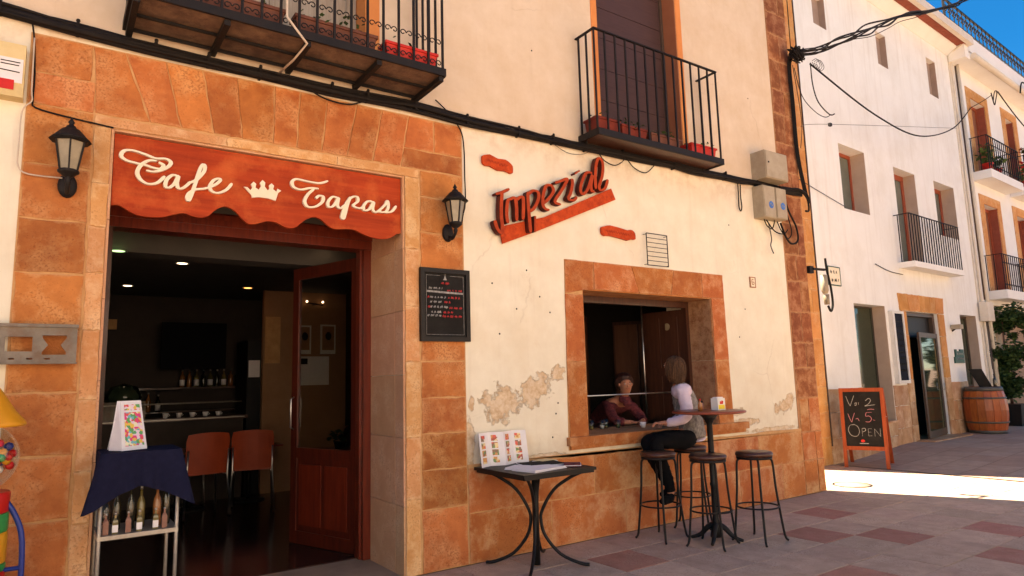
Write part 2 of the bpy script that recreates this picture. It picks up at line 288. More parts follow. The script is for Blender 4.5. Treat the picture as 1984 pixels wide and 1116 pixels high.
    f = ma('ADD', tot, ma('MULTIPLY', ma('SUBTRACT', peeln, .5), 3.2)); f = ma('MULTIPLY', ramp(f, .16, .34), ramp(tot, -.85, -.7))
    under = mixc(ramp(noi(16), .4, .62), (.54, .36, .21), (.72, .56, .38)); under = mixc(ma('MULTIPLY', ramp(noi(5), .5, .62), .8), under, (.72, .58, .42))
    rim = ma('SUBTRACT', 1.0, ma('ABSOLUTE', ma('SUBTRACT', ma('MULTIPLY', f, 2.0), 1.0))); col = mixc(f, col, under); col = mixc(ma('MULTIPLY', rim, .28), col, (.30, .18, .10))
    spk = ma('MULTIPLY', ramp(noi(55, 3), .66, .74), .35); col = mixc(spk, col, (.40, .27, .17))
    scuff = ma('MULTIPLY', ramp(noi(2.2, 10, .8), .58, .70), .35); col = mixc(scuff, col, (.60, .45, .30))
    L.new(col, b.inputs['Base Color'])
    h = ma('SUBTRACT', ma('ADD', ma('MULTIPLY', fine, .10), ma('MULTIPLY', mid, .5)), ma('MULTIPLY', f, .8))
    bp = N.new('ShaderNodeBump'); bp.inputs['Strength'].default_value = .7; bp.inputs['Distance'].default_value = .012; L.new(h, bp.inputs['Height']); L.new(bp.outputs[0], b.inputs['Normal'])
    return m
K['plaster'] = plaster_mat()
def street_mat():
    m = nmat('street_paving', (.45, .31, .23), (.34, .235, .175), .8, 5, 0, .3, 60, dirt=(.30, .25, .22), dscale=1.2, damt=.5)
    n = m.node_tree; b = n.nodes['Principled BSDF']; src = b.inputs['Base Color'].links[0].from_socket
    tc = n.nodes.new('ShaderNodeTexCoord'); br = n.nodes.new('ShaderNodeTexBrick'); br.offset = 0.5; br.squash = 1
    br.inputs['Scale'].default_value = 1; br.inputs['Brick Width'].default_value = .5; br.inputs['Row Height'].default_value = .5; br.inputs['Mortar Size'].default_value = .006
    br.inputs['Color1'].default_value = (1, 1, 1, 1); br.inputs['Color2'].default_value = (.85, .70, .66, 1); br.inputs['Mortar'].default_value = (.5, .45, .42, 1); br.inputs['Bias'].default_value = -.4
    n.links.new(tc.outputs['Object'], br.inputs['Vector'])
    mx = n.nodes.new('ShaderNodeMix'); mx.data_type = 'RGBA'; mx.blend_type = 'MULTIPLY'; mx.inputs[0].default_value = 1
    n.links.new(src, mx.inputs[6]); n.links.new(br.outputs[0], mx.inputs[7]); n.links.new(mx.outputs[2], b.inputs['Base Color'])
    return m
K['street'] = street_mat()

# ------------------------------------------------------------ geometry helpers
class Fr:
    """upright working frame: u along a wall, o out of it towards the street, z up"""
    def __init__(s, ox, oy, a): s.o = Vector((ox, oy, 0)); s.d = Vector((cos(a), sin(a), 0)); s.n = Vector((sin(a), -cos(a), 0))
    def p(s, u, o, z): return s.o+s.d*u+s.n*o+Vector((0, 0, z))
F0 = Fr(0, 0, 0); FW = Fr(10.95, 1.30, R(3))
def worigin(o):
    v = Vector((0, 0, 0))
    while o: v += o.location; o = o.parent
    return v
class MB:
    def __init__(s): s.v = []; s.f = []; s.sm = []
    def add(s, vs, fs, smooth=False):
        n = len(s.v); s.v += [tuple(v) for v in vs]; s.f += [tuple(i+n for i in f) for f in fs]; s.sm += [smooth]*len(fs); return s
    def box(s, x0, x1, y0, y1, z0, z1, fr=None):
        P = (lambda a, b, c: Vector((a, b, c))) if fr is None else fr.p
        v = [P(a, b, c) for c in (z0, z1) for b in (y0, y1) for a in (x0, x1)]
        f = [(0, 2, 3, 1), (4, 5, 7, 6), (0, 1, 5, 4), (2, 6, 7, 3), (0, 4, 6, 2), (1, 3, 7, 5)]
        if fr is not None: f = [q[::-1] for q in f]
        return s.add(v, f)
    def bar(s, a, b, w, h=None, up=(0, 0, 1)):
        a = Vector(a); b = Vector(b); d = (b-a).normalized(); h = h or w; u = Vector(up)
        if abs(d.dot(u)) > .95: u = Vector((0, 1, 0))
        x = d.cross(u).normalized(); y = x.cross(d).normalized()
        v = [p+x*i*w/2+y*j*h/2 for p in (a, b) for i, j in ((-1, -1), (1, -1), (1, 1), (-1, 1))]
        return s.add(v, [(0, 1, 2, 3), (7, 6, 5, 4), (0, 4, 5, 1), (1, 5, 6, 2), (2, 6, 7, 3), (3, 7, 4, 0)])
    def tube(s, pts, r, n=8, sub=0, caps=True):
        P = [Vector(p) for p in pts]
        if sub: P = crom(P, sub)
        rs = r if isinstance(r, (list, tuple)) else [r]*len(P)
        if len(rs) != len(P): rs = [rs[0]+(rs[-1]-rs[0])*i/(len(P)-1) for i in range(len(P))]
        t0 = (P[1]-P[0]).normalized(); ref = Vector((0, 0, 1)) if abs(t0.z) < .9 else Vector((1, 0, 0)); x = t0.cross(ref).normalized(); vs = []
        for i, p in enumerate(P):
            t = (P[min(i+1, len(P)-1)]-P[max(i-1, 0)])
            if t.length < 1e-9: t = t0
            t.normalize(); x = (x-t*x.dot(t))
            if x.length < 1e-6: x = t.orthogonal()
            x.normalize(); y = t.cross(x)
            for k in range(n): a = 2*pi*k/n; vs.append(p+(x*cos(a)+y*sin(a))*rs[i])
        fs = [(i*n+k, i*n+(k+1) % n, (i+1)*n+(k+1) % n, (i+1)*n+k) for i in range(len(P)-1) for k in range(n)]
        s.add(vs, fs, True)
        if caps: m = len(s.v)-len(vs); s.f += [tuple(m+k for k in range(n))[::-1], tuple(m+len(vs)-n+k for k in range(n))]; s.sm += [False, False]
        return s
    def lathe(s, prof, c, n=24, smooth=True, caps=True, axis=None):
        c = Vector(c); vs = []
        for r, z in prof:
            for k in range(n):
                a = 2*pi*(k+.5*(n <= 8))/n; p = Vector((r*cos(a), r*sin(a), z))
                if axis is not None: p = axis @ p
                vs.append(c+p)
        fs = [(i*n+k, i*n+(k+1) % n, (i+1)*n+(k+1) % n, (i+1)*n+k) for i in range(len(prof)-1) for k in range(n)]
        s.add(vs, fs, smooth); m = len(s.v)-len(vs)
        if caps and prof[0][0] > 1e-4: s.f.append(tuple(m+k for k in range(n))[::-1]); s.sm.append(False)
        if caps and prof[-1][0] > 1e-4: s.f.append(tuple(m+len(vs)-n+k for k in range(n))); s.sm.append(False)
        return s
    def prism(s, poly, fr, o0, o1):
        n = len(poly); v = [fr.p(u, o0, z) for u, z in poly]+[fr.p(u, o1, z) for u, z in poly]
        s.add(v, [tuple(range(n))[::-1], tuple(range(n, 2*n))]+[(i, (i+1) % n, n+(i+1) % n, n+i) for i in range(n)]); return s
    def sph(s, c, r, n=10, sc=(1, 1, 1)):
        prof = [(max(1e-5, sin(pi*i/n)), -cos(pi*i/n)) for i in range(n+1)]; c = Vector(c); vs = []; m = 2*n
        for a, z in prof:
            for k in range(m): t = 2*pi*k/m; vs.append(c+Vector((a*cos(t)*r*sc[0], a*sin(t)*r*sc[1], z*r*sc[2])))
        s.add(vs, [(i*m+k, i*m+(k+1) % m, (i+1)*m+(k+1) % m, (i+1)*m+k) for i in range(n) for k in range(m)], True); return s
    def build(s, name, mat, parent=None, fix=True, label=None, local=False):
        me = bpy.data.meshes.new(name); me.from_pydata(s.v, [], s.f); me.update()
        if fix:
            b = bmesh.new(); b.from_mesh(me)
            bmesh.ops.recalc_face_normals(b, faces=b.faces); b.to_mesh(me); b.free()
        me.polygons.foreach_set('use_smooth', s.sm); me.materials.append(K[mat] if isinstance(mat, str) else mat)
        o = bpy.data.objects.new(name, me); C.objects.link(o)
        if parent:
            o.parent = parent
            if not local: o.location = -worigin(parent)
        if label: o['label'] = label
        return o
def crom(P, sub):
    P = [Vector(p) for p in P]; out = []
    for i in range(len(P)-1):
        a = P[max(i-1, 0)]; b = P[i]; c = P[i+1]; d = P[min(i+2, len(P)-1)]
        for k in range(sub):
            t = k/sub; out.append(.5*((2*b)+(c-a)*t+(2*a-5*b+4*c-d)*t*t+(3*b-a-3*c+d)*t**3))
    out.append(P[-1]); return out
def thing(name, label, cat, loc=(0, 0, 0), group=None):
    o = bpy.data.objects.new(name, None); C.objects.link(o); o.location = loc; o['label'] = label; o['category'] = cat; o.empty_display_size = .1
    if group: o['group'] = group
    return o
def tag(o, label, cat, group=None):
    o['label'] = label; o['category'] = cat
    if group: o['group'] = group
    return o
def struct(o): o['kind'] = 'structure'; return o
def box(name, mat, parent, *a, fr=None, label=None): return MB().box(*a, fr=fr).build(name, mat, parent, label=label)
def copy_tree(o, parent=None):
    c = o.copy(); C.objects.link(c); c.parent = parent
    for ch in list(o.children): copy_tree(ch, c)
    return c
def inst(o, dx=Vector((0, 0, 0))):
    c = o.copy(); C.objects.link(c); c.location = o.location+Vector(dx); return c
def stone(fr, q, parent, mat='stone', name='stone', gap=.0045, dep=.009, jit=.0045, nseg=5, base=0.0, label=None):
    """one block: quad q of (u,z) corners, jittered arris, eased front edge"""
    cx = sum(p[0] for p in q)/4; cz = sum(p[1] for p in q)/4
    if (q[1][0]-q[0][0])*(q[2][1]-q[0][1])-(q[2][0]-q[0][0])*(q[1][1]-q[0][1]) < 0: q = q[::-1]
    pts = []
    for i in range(4):
        a = Vector(q[i]); b = Vector(q[(i+1) % 4]); d = (b-a); L = d.length; d = d/L; nrm = Vector((-d.y, d.x))
        for k in range(nseg):
            t = k/nseg
            if k == 0:
                pr = Vector(q[i-1]); e = (a-pr).normalized(); ne = Vector((-e.y, e.x))
                pts.append(a+(nrm+ne)*gap/max(.4, 1+nrm.dot(ne))*1.0+Vector((random.uniform(-1, 1), random.uniform(-1, 1)))*jit)
            else: pts.append(a+d*L*t+nrm*(gap+random.uniform(-jit, jit*1.5)))
    n = len(pts); dep = dep*random.uniform(.8, 1.15); c = Vector((cx, cz)); e = min(.007, gap*1.3)
    v = [fr.p(p.x, base, p.y) for p in pts]+[fr.p(p.x, base+dep-.004, p.y) for p in pts]
    inn = [p+(c-p).normalized()*e for p in pts]; v += [fr.p(p.x, base+dep, p.y) for p in inn]+[fr.p(cx, base+dep+.001, cz)]
    f = []; sm = []
    for r in (0, 1):
        for i in range(n): j = (i+1) % n; f.append((r*n+i, r*n+j, (r+1)*n+j, (r+1)*n+i))
    for i in range(n): f.append((2*n+i, 2*n+(i+1) % n, 3*n))
    m = MB().add(v, f); return m.build(name, mat, parent, fix=False, label=label)
def wall_grid(fr, u0, u1, z0, z1, thick, holes, o0=0.0):
    us = sorted({u0, u1, *[h[0] for h in holes], *[h[1] for h in holes]}); zs = sorted({z0, z1, *[h[2] for h in holes], *[h[3] for h in holes]})
    us = [x for x in us if u0 <= x <= u1]; zs = [x for x in zs if z0 <= x <= z1]
    inh = lambda a, b: any(h[0]-1e-6 < a < h[1]+1e-6 and h[2]-1e-6 < b < h[3]+1e-6 for h in holes)
    m = MB(); A, B = len(us)-1, len(zs)-1
    sol = [[not inh((us[i]+us[i+1])/2, (zs[j]+zs[j+1])/2) for j in range(B)] for i in range(A)]
    S_ = lambda i, j: 0 <= i < A and 0 <= j < B and sol[i][j]
    idx = {}; V = []
    def vi(i, j, k):
        if (i, j, k) not in idx: idx[(i, j, k)] = len(V); V.append(fr.p(us[i], o0 if k else o0-thick, zs[j]))
        return idx[(i, j, k)]
    f = []
    for i in range(A):
        for j in range(B):
            if not S_(i, j): continue
            f.append((vi(i, j, 1), vi(i+1, j, 1), vi(i+1, j+1, 1), vi(i, j+1, 1))); f.append((vi(i, j, 0), vi(i, j+1, 0), vi(i+1, j+1, 0), vi(i+1, j, 0)))
            if not S_(i-1, j): f.append((vi(i, j, 0), vi(i, j, 1), vi(i, j+1, 1), vi(i, j+1, 0)))
            if not S_(i+1, j): f.append((vi(i+1, j, 1), vi(i+1, j, 0), vi(i+1, j+1, 0), vi(i+1, j+1, 1)))
            if not S_(i, j-1): f.append((vi(i, j, 0), vi(i+1, j, 0), vi(i+1, j, 1), vi(i, j, 1)))
            if not S_(i, j+1): f.append((vi(i, j+1, 1), vi(i+1, j+1, 1), vi(i+1, j+1, 0), vi(i, j+1, 0)))
    return m.add(V, f)
def ribbons(strokes, wd, P, d0, d1, sub=6, pen=0.0, m=None):
    """flat pen strokes cut out of sheet; P(u,v,o) places them; pen thickens down strokes"""
    m = m or MB(); k0 = 0
    for st in strokes:
        w0 = wd
        if isinstance(st, tuple): st, w0 = st
        pts = crom([Vector((p[0], p[1])) for p in st], sub) if len(st) > 2 else [Vector(p) for p in st]
        n = len(pts); vs = []
        for i, p in enumerate(pts):
            t = pts[min(i+1, n-1)]-pts[max(i-1, 0)]
            t = t.normalized() if t.length > 1e-9 else Vector((1, 0)); nr = Vector((-t.y, t.x))
            w_ = w0*(1+pen*(abs(t.y)**1.5-.5)); end = min(1, .55+min(i, n-1-i)*.25)
            w_ *= end; a = p+nr*w_/2; b = p-nr*w_/2; e = (i/n+k0)*.0006
            vs += [P(a.x, a.y, d0), P(b.x, b.y, d0), P(a.x, a.y, d1+e), P(b.x, b.y, d1+e)]
        fs = []
        for i in range(n-1):
            q = i*4; r_ = q+4; fs += [(q+2, q+3, r_+3, r_+2), (q, q+2, r_+2, r_), (q+1, r_+1, r_+3, q+3)]
        fs += [(0, 1, 3, 2), (4*n-4, 4*n-2, 4*n-1, 4*n-3)]; m.add(vs, fs); k0 += 1
    return m
def leaves(m, c, rad, n, size, up=.4, rnd=random):
    for i in range(n):
        while True:
            d = Vector((rnd.uniform(-1, 1), rnd.uniform(-1, 1), rnd.uniform(-1, 1)))
            if .1 < d.length < 1: break
        p = Vector(c)+Vector((d.x*rad[0], d.y*rad[1], d.z*rad[2])); s_ = size*rnd.uniform(.6, 1.3)
        a = Vector((rnd.uniform(-1, 1), rnd.uniform(-1, 1), rnd.uniform(-.6, up))).normalized(); b = a.cross(Vector((rnd.uniform(-1, 1), rnd.uniform(-1, 1), 1))).normalized()*.33
        m.add([p, p+a*s_*.5+b*s_, p+a*s_, p+a*s_*.5-b*s_], [(0, 1, 2, 3)])
    return m
def skin(name, verts, edges, mat, parent, sub=3, label=None):
    me = bpy.data.meshes.new(name); me.from_pydata([v[:3] for v in verts], edges, []); o = bpy.data.objects.new('tmp', me); C.objects.link(o)
    md = o.modifiers.new('s', 'SKIN'); md.use_smooth_shade = True
    for i, v in enumerate(verts):
        sv = me.skin_vertices[0].data[i]; r = v[3]; sv.radius = (r, v[4] if len(v) > 4 else r); sv.use_root = (i == 0)
    ss = o.modifiers.new('b', 'SUBSURF'); ss.levels = sub; ss.render_levels = sub
    dg = bpy.context.evaluated_depsgraph_get(); e = o.evaluated_get(dg); nm = bpy.data.meshes.new_from_object(e); bpy.data.objects.remove(o)
    nm.name = name; nm.materials.clear(); nm.materials.append(K[mat]); nm.polygons.foreach_set('use_smooth', [True]*len(nm.polygons))
    if mat in ('pink', 'vest', 'trouser', 'maroon'):
        for v_ in nm.vertices:
            q = v_.co; k_ = noise.noise(Vector((q.x*16, q.y*16, q.z*34)))*.008+noise.noise(Vector((q.x*40+5, q.y*40, q.z*60)))*.004; v_.co = q+v_.normal*k_
    ob = bpy.data.objects.new(name, nm); C.objects.link(ob); ob.parent = parent; ob.location = -worigin(parent)
    if label: ob['label'] = label
    return ob

# ============================================================ GROUND
def gz(x, y): t = max(0, min(1, (x-11.2)/3)); return .13*t*t*(3-2*t)
xs = [-4000, -400, -60, -12, -4, 0.0, 2, 4, 6, 8, 9.5, 11]+[11.2+.25*i for i in range(13)]+[16, 20, 30, 60, 400, 4000]
ys = [-4000, -400, -60, -20, -12, -8, -6, -4, -3, -2, -1, 0, 1, 2, 4, 8, 15, 60, 400, 4000]
g = MB(); nx = len(xs)
g.add([(x, y, gz(x, y)-.03) for y in ys for x in xs], [(j*nx+i, j*nx+i+1, (j+1)*nx+i+1, (j+1)*nx+i) for j in range(len(ys)-1) for i in range(nx-1)])
ground = struct(g.build('ground', 'joint'))
pv = MB()
def patch(x0, x1, y0, y1, n=1):
    X = [x0+(x1-x0)*i/n for i in range(n+1)]
    pv.add([(x, y, gz(x, y)) for y in (y0, y1) for x in X], [(i, i+1, n+2+i, n+1+i) for i in range(n)])
patch(11.0, 15.5, -4.0, 8, 18); patch(15.5, 60, -4.0, 8); patch(-60, 60, -60, -4.0); patch(-60, 1.0, -4.0, -.0); patch(8.65, 11.0, 1.5, 8)
street = struct(pv.build('street', 'street'))
red = {(7, 3), (4, 4), (7, 5), (9, 4), (8, 1), (2, 1), (6, 2), (1, 5), (5, 7), (3, 6), (10, 6), (12, 5), (-1, 3)}
proto = {}
for key, mt in (('g', 'pave'), ('r', 'pavered')):
    for v_ in range(3):
        m = MB(); h = .246; e = .004; pts = []
        for i in range(4):
            a = [(-h, -h), (h, -h), (h, h), (-h, h)][i]; b = [(h, -h), (h, h), (-h, h), (-h, -h)][i]
            for k in range(3): pts.append((a[0]+(b[0]-a[0])*k/3+random.uniform(-.002, .001)*(1 if a[0] > 0 else -1), a[1]+(b[1]-a[1])*k/3+random.uniform(-.002, .001)*(1 if a[1] > 0 else -1)))
        n = 12
        m.add([(x, y, -.03) for x, y in pts]+[(x, y, -.003) for x, y in pts]+[(x*(1-e/h), y*(1-e/h), 0) for x, y in pts], [(r*n+i, r*n+(i+1) % n, (r+1)*n+(i+1) % n, (r+1)*n+i) for r in (0, 1) for i in range(n)]+[tuple(range(2*n, 3*n))])
        me = m.build('tmp', mt, fix=False).data; bpy.data.objects.remove(bpy.data.objects['tmp']); me.name = 'slab_'+key; proto[(key, v_)] = me
rs = random.Random(3)
for j in range(-3, 8):
    for i in range(-4, 17):
        x = 2.92+.5*i+.25; y = -.02-.5*j-.25
        if y > -.02 and x < 8.53: continue
        if x > 10.9: continue
        k = 'r' if ((i, j) in red or (False)) else 'g'
        o = bpy.data.objects.new('paving_slab', proto[(k, rs.randrange(3))]); C.objects.link(o); o.parent = ground
        o.location = (x, y, rs.uniform(-.0012, .0012)); o.rotation_euler = (rs.uniform(-.0015, .0015), rs.uniform(-.0015, .0015), rs.choice([0, pi/2, pi]))
for nm, (mx, my) in (('manhole_cover', (9.17, .0)),):
    t = thing(nm, 'round iron manhole cover ring in the sunlit strip of paving', 'manhole cover', (mx, my, 0))
    MB().lathe([(.25, .001), (.25, .006), (.225, .006), (.225, .001)], (mx, my, 0), 32, caps=False).build('rim', 'iron', t)
    MB().lathe([(.222, .0), (.222, .004), (.0001, .004)], (mx, my, 0), 32).build('lid', 'pave', t)

# ============================================================ MAIN CAFE BUILDING
B = thing('cafe_building', 'cream plastered corner building with orange stone doorway and window, cafe on its ground floor', 'building', (4, 4, 0))
HT = 8.9
holes = [(.26, 2.46, 0, 3.34), (4.44, 6.45, .98, 2.46), (.78, 2.11, 4.14, 6.5), (4.82, 6.14, 4.12, 6.6)]
wall_grid(F0, -7, 8.14, 0, HT, .7, holes).build('wall', 'plaster', B, fix=False); wall_grid(F0, 8.14, 8.53, 0, HT, .04, []).build('wall', 'plaster', B, fix=False)
# the other outer walls follow the slanted side alley
sw = MB()
def panel(m, a, b, z0, z1, t=.3):
    a = Vector((*a, 0)); b = Vector((*b, 0)); d = (b-a).normalized(); n = Vector((-d.y, d.x, 0))*t
    v = [p+Vector((0, 0, z)) for z in (z0, z1) for p in (a, b, b+n, a+n)]
    m.add(v, [(0, 1, 2, 3)[::-1], (4, 5, 6, 7), (0, 1, 5, 4), (1, 2, 6, 5), (2, 3, 7, 6), (3, 0, 4, 7)]); return m
sp_ = [(8.53, .042), (2.9, 9.5), (2.6, 9.4), (8.16, .042)]; sw.add([(x, y, z) for z in (0, HT) for x, y in sp_], [(0, 1, 2, 3), (4, 5, 6, 7), (0, 1, 5, 4), (1, 2, 6, 5), (2, 3, 7, 6), (3, 0, 4, 7)]); panel(sw, (2.9, 9.5), (-7, 9.5), 0, HT); panel(sw, (-7, 9.5), (-7, .702), 0, HT)
sw.build('side_wall', 'plaster', B)
rf = MB(); rf.add([(-7.3, -.35, HT), (8.5, -.2, HT), (2.9, 9.8, HT+1.0), (-7.3, 9.8, HT+1.0), (-7.3, -.35, HT+.12), (8.5, -.2, HT+.12), (2.9, 9.8, HT+1.12), (-7.3, 9.8, HT+1.12)], [(0, 3, 2, 1), (4, 5, 6, 7), (0, 1, 5, 4), (1, 2, 6, 5), (2, 3, 7, 6), (3, 0, 4, 7)]); rf.build('roof', 'tile', B)
# interior shell
box('interior_floor', 'intfloor', B, -3, 3.99, .83, 6.6, -.03, .012)
def poly_slab(name, mat, pts, z0, z1): n = len(pts); return MB().add([(x, y, z0) for x, y in pts]+[(x, y, z1) for x, y in pts], [tuple(range(n))[::-1], tuple(range(n, 2*n))]+[(i, (i+1) % n, n+(i+1) % n, n+i) for i in range(n)]).build(name, mat, B)
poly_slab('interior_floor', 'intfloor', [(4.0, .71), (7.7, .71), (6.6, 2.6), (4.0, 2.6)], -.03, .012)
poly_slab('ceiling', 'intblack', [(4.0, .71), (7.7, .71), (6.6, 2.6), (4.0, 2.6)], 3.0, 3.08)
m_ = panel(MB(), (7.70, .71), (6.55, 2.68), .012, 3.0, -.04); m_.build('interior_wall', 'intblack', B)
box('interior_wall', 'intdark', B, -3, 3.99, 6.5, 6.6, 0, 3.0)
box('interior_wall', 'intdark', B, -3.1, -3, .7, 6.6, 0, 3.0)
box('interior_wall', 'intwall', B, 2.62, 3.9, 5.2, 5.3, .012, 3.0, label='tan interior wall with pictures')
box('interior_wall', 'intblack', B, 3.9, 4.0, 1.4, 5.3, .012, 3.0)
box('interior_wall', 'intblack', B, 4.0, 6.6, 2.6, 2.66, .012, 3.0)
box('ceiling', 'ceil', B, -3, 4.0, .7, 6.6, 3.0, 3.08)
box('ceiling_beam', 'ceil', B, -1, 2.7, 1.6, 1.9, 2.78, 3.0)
# --- masonry of the doorway
MB().prism([(-.22, 0), (.26, 0), (.26, 3.34), (2.46, 3.34), (2.46, 0), (3.045, 0), (3.045, 3.905), (-.22, 3.905)], F0, 0, .006).build('mortar_bed', 'mortar', B)
st = lambda u0, u1, z0, z1, mt='stone', **k: stone(F0, [(u0, z0), (u1, z0), (u1, z1), (u0, z1)], B, mt, base=.006, **k)
zc = [0, .38, .77, 1.16, 1.55, 1.94, 2.31, 2.66, 3.02, 3.42]
for a, b in zip(zc, zc[1:]): st(-.215, .155, a, b)
st(-.215, .155, 3.42, 3.64); st(-.215, .13, 3.64, 3.90)
zb = [0, .42, .73, 1.05, 1.5, 1.95, 2.33, 2.64, 2.94, 3.34]
for a, b in zip(zb, zb[1:]): st(.162, .262, a, b, 'stone_lt', gap=.002)
zr = [0, .5, .82, 1.12, 1.42, 1.73, 2.12, 2.53, 2.86, 3.18, 3.42]
for a, b in zip(zr, zr[1:]): st(2.604, 3.04, a, b)
zb2 = [0, .6, 1.1, 1.73, 2.2, 2.7, 3.34]
for a, b in zip(zb2, zb2[1:]): st(2.458, 2.592, a, b, 'stone_lt', gap=.002)
st(.162, 1.0, 3.34, 3.412, 'stone_lt', gap=.002); st(1.0, 1.85, 3.34, 3.412, 'stone_lt', gap=.002); st(1.85, 2.592, 3.34, 3.412, 'stone_lt', gap=.002)
vt = [.13, .32, .57, .82, 1.06, 1.34, 1.54, 1.77, 2.02, 2.25, 2.5]; vb = [.22, .49, .69, .91, 1.11, 1.34, 1.52, 1.72, 1.93, 2.16, 2.42]
vb[0] = .155
for i in range(10): stone(F0, [(vb[i], 3.422), (vb[i+1], 3.422), (vt[i+1], 3.9), (vt[i], 3.9)], B, 'stone', base=.006)
stone(F0, [(2.42, 3.422), (3.04, 3.422), (3.04, 3.60), (2.45, 3.60)], B, base=.006); stone(F0, [(2.45, 3.60), (2.75, 3.60), (2.75, 3.9), (2.5, 3.9)], B, base=.006); st(2.75, 3.04, 3.60, 3.9)
# door reveals: boxes of stone lining the jambs
FJ = Fr(2.442, 0, R(90)); 
class FJc:
    def __init__(s, x, sg): s.x = x; s.sg = sg
    def p(s, u, o, z): return Vector((s.x+s.sg*o, u, z))
JR = FJc(2.458, -1); JL = FJc(.262, 1)
for J in (JR, JL):
    fl = (lambda q: q) 
    zj = [0, .55, 1.1, 1.62, 2.16, 2.7, 3.34]
    for a, b in zip(zj, zj[1:]):
        for (y0, y1) in ((-.004, .165), (.17, .69)):
            q = [(y0, a), (y1, a), (y1, b), (y0, b)]
            m = MB(); x0 = J.x; x1 = J.x+J.sg*.016
            m.box(min(x0, x1), max(x0, x1), y0+.003, y1-.001, a+.002, b-.002).build('stone', 'stone_jamb', B)
MB().box(.28, 2.44, .0, .69, 3.325, 3.339).build('lintel_underside', 'stone_jamb', B)
box('threshold', 'threshold', B, .262, 2.458, 0.0, .828, -.03, .004)
# pavement edge stone strip in front of facade
# --- wooden door frame, transom and leaf
D = bpy.data.objects.new('door', None); C.objects.link(D); D.parent = B; D.location = Vector((2.42, .85, 0))-worigin(B)
MB().box(2.372, 2.442, .69, .85, .012, 2.98).box(2.35, 2.372, .74, .83, .012, 2.98).build('jamb', 'redwood', D)
MB().box(.278, .345, .69, .85, .012, 2.98).build('jamb', 'darkwood', D)
MB().box(.278, 2.442, .67, .85, 2.80, 2.98).box(.278, 2.442, .71, .80, 2.98, 3.32).box(.278, 2.442, .655, .67, 2.88, 2.93).build('transom', 'redwood', D)
lf0 = Vector((2.405, .88, 0)); ldir = Vector((-.33, .944, 0)).normalized()
class LF:
    def __init__(s, o, d): s.o = o; s.d = d; s.n = Vector((d.y, -d.x, 0))*-1
    def p(s, u, o, z): return s.o+s.d*u+s.n*o+Vector((0, 0, z))
FL = LF(lf0, ldir)
leaf = MB()
leaf.box(0, .09, -.02, .02, .02, 2.76, FL); leaf.box(.91, 1.0, -.02, .02, .02, 2.76, FL)
for z0, z1 in ((.02, .14), (.84, .94), (2.64, 2.76)): leaf.box(.09, .91, -.02, .02, z0, z1, FL)
leaf.box(.09, .91, -.008, .008, .14, .84, FL)
leaf.build('door_leaf', 'leafwood', D)
for a, b in ((.15, .47), (.53, .86)): MB().box(a, b, .009, .018, .2, .78, FL).build('panel', 'redwood', D)
MB().box(.09, .91, -.003, .003, .94, 2.64, FL).build('pane', 'doorglass', D)
MB().tube([FL.p(.955, .022, 1.12), FL.p(.955, .06, 1.14), FL.p(.955, .06, 1.42), FL.p(.955, .022, 1.44)], .009, 8).build('handle', 'chrome', D)

# --- dado of big rendered blocks
MB().box(3.05, 8.06, .0, .006, .0, .83, F0).build('mortar_bed', 'mortar', B)
rows = [(0, .42, [3.05, 3.95, 4.9, 5.9, 6.75, 7.6, 8.06]), (.42, .80, [3.05, 3.5, 4.5, 5.35, 6.3, 7.15, 8.06])]
K['dado'] = nmat('orange_dado_stone', (.56, .195, .060), (.36, .102, .029), .92, 2.0, .04, .9, 28, dirt=(.64, .38, .19), dscale=3.2, damt=.75, edge=(.68, .42, .22, .35), pits=.7)
for z0, z1, us in rows:
    for a, b in zip(us, us[1:]): stone(F0, [(a, z0), (b, z0), (b, z1), (a, z1)], B, 'dado', base=.003, gap=.002, nseg=6, dep=.008)
MB().prism([(3.05, .80)]+[(3.05+.2*i, .832+random.uniform(-.008, .010)-(.03 if 5 < i < 12 else 0)) for i in range(26)][::1]+[(8.06, .83), (8.06, .80)], F0, .0, .015).build('dado_edge', 'mortar', B)
nail = None
for x_, z_ in ((3.35, 2.45), (3.62, 2.22), (3.9, 2.35), (4.02, 2.2), (3.42, 1.98), (3.75, 2.6), (4.08, 1.32), (4.05, 1.22), (7.1, 2.35), (6.95, 2.0), (4.0, 1.0), (3.9, 4.9), (7.5, 5.2), (6.9, 3.4)):
    if nail is None: nail = MB().sph((x_, 0, z_), .009, 5, (1, .5, 1)).build('nail', 'iron', B); n0_ = (x_, z_)
    else: inst(nail, (x_-n0_[0], 0, z_-n0_[1]))
# --- service window
MB().prism([(4.19, .86), (4.44, .86), (4.44, 2.46), (6.45, 2.46), (6.45, .86), (6.72, .86), (6.69, 2.75), (4.22, 2.75)], F0, 0, .006).build('mortar_bed', 'mortar', B)
w_ = lambda q: stone(F0, q, B, 'stone_win', base=.006, gap=.003)
w_([(4.20, .97), (4.445, .97), (4.445, 1.72), (4.20, 1.72)]); w_([(4.20, 1.72), (4.445, 1.72), (4.445, 2.40), (4.21, 2.40)])
w_([(6.445, .97), (6.71, .97), (6.70, 1.72), (6.445, 1.72)]); w_([(6.445, 1.72), (6.70, 1.72), (6.69, 2.46), (6.445, 2.46)])
w_([(4.21, 2.40), (4.60, 2.455), (4.60, 2.75), (4.22, 2.75)]); w_([(4.60, 2.455), (5.25, 2.455), (5.15, 2.75), (4.60, 2.75)]); w_([(5.25, 2.455), (5.75, 2.455), (5.82, 2.75), (5.15, 2.75)]); w_([(5.75, 2.455), (6.30, 2.455), (6.30, 2.75), (5.82, 2.75)]); w_([(6.30, 2.455), (6.69, 2.46), (6.69, 2.75), (6.30, 2.75)])
sl = MB(); sl.box(4.17, 6.94, .0, .055, .905, .985, F0); sl.box(4.20, 6.90, .0, .035, .865, .905, F0); sl.box(4.442, 6.448, -.69, .0, .965, .986, F0)
sl.build('window_sill', 'stone_win', B)
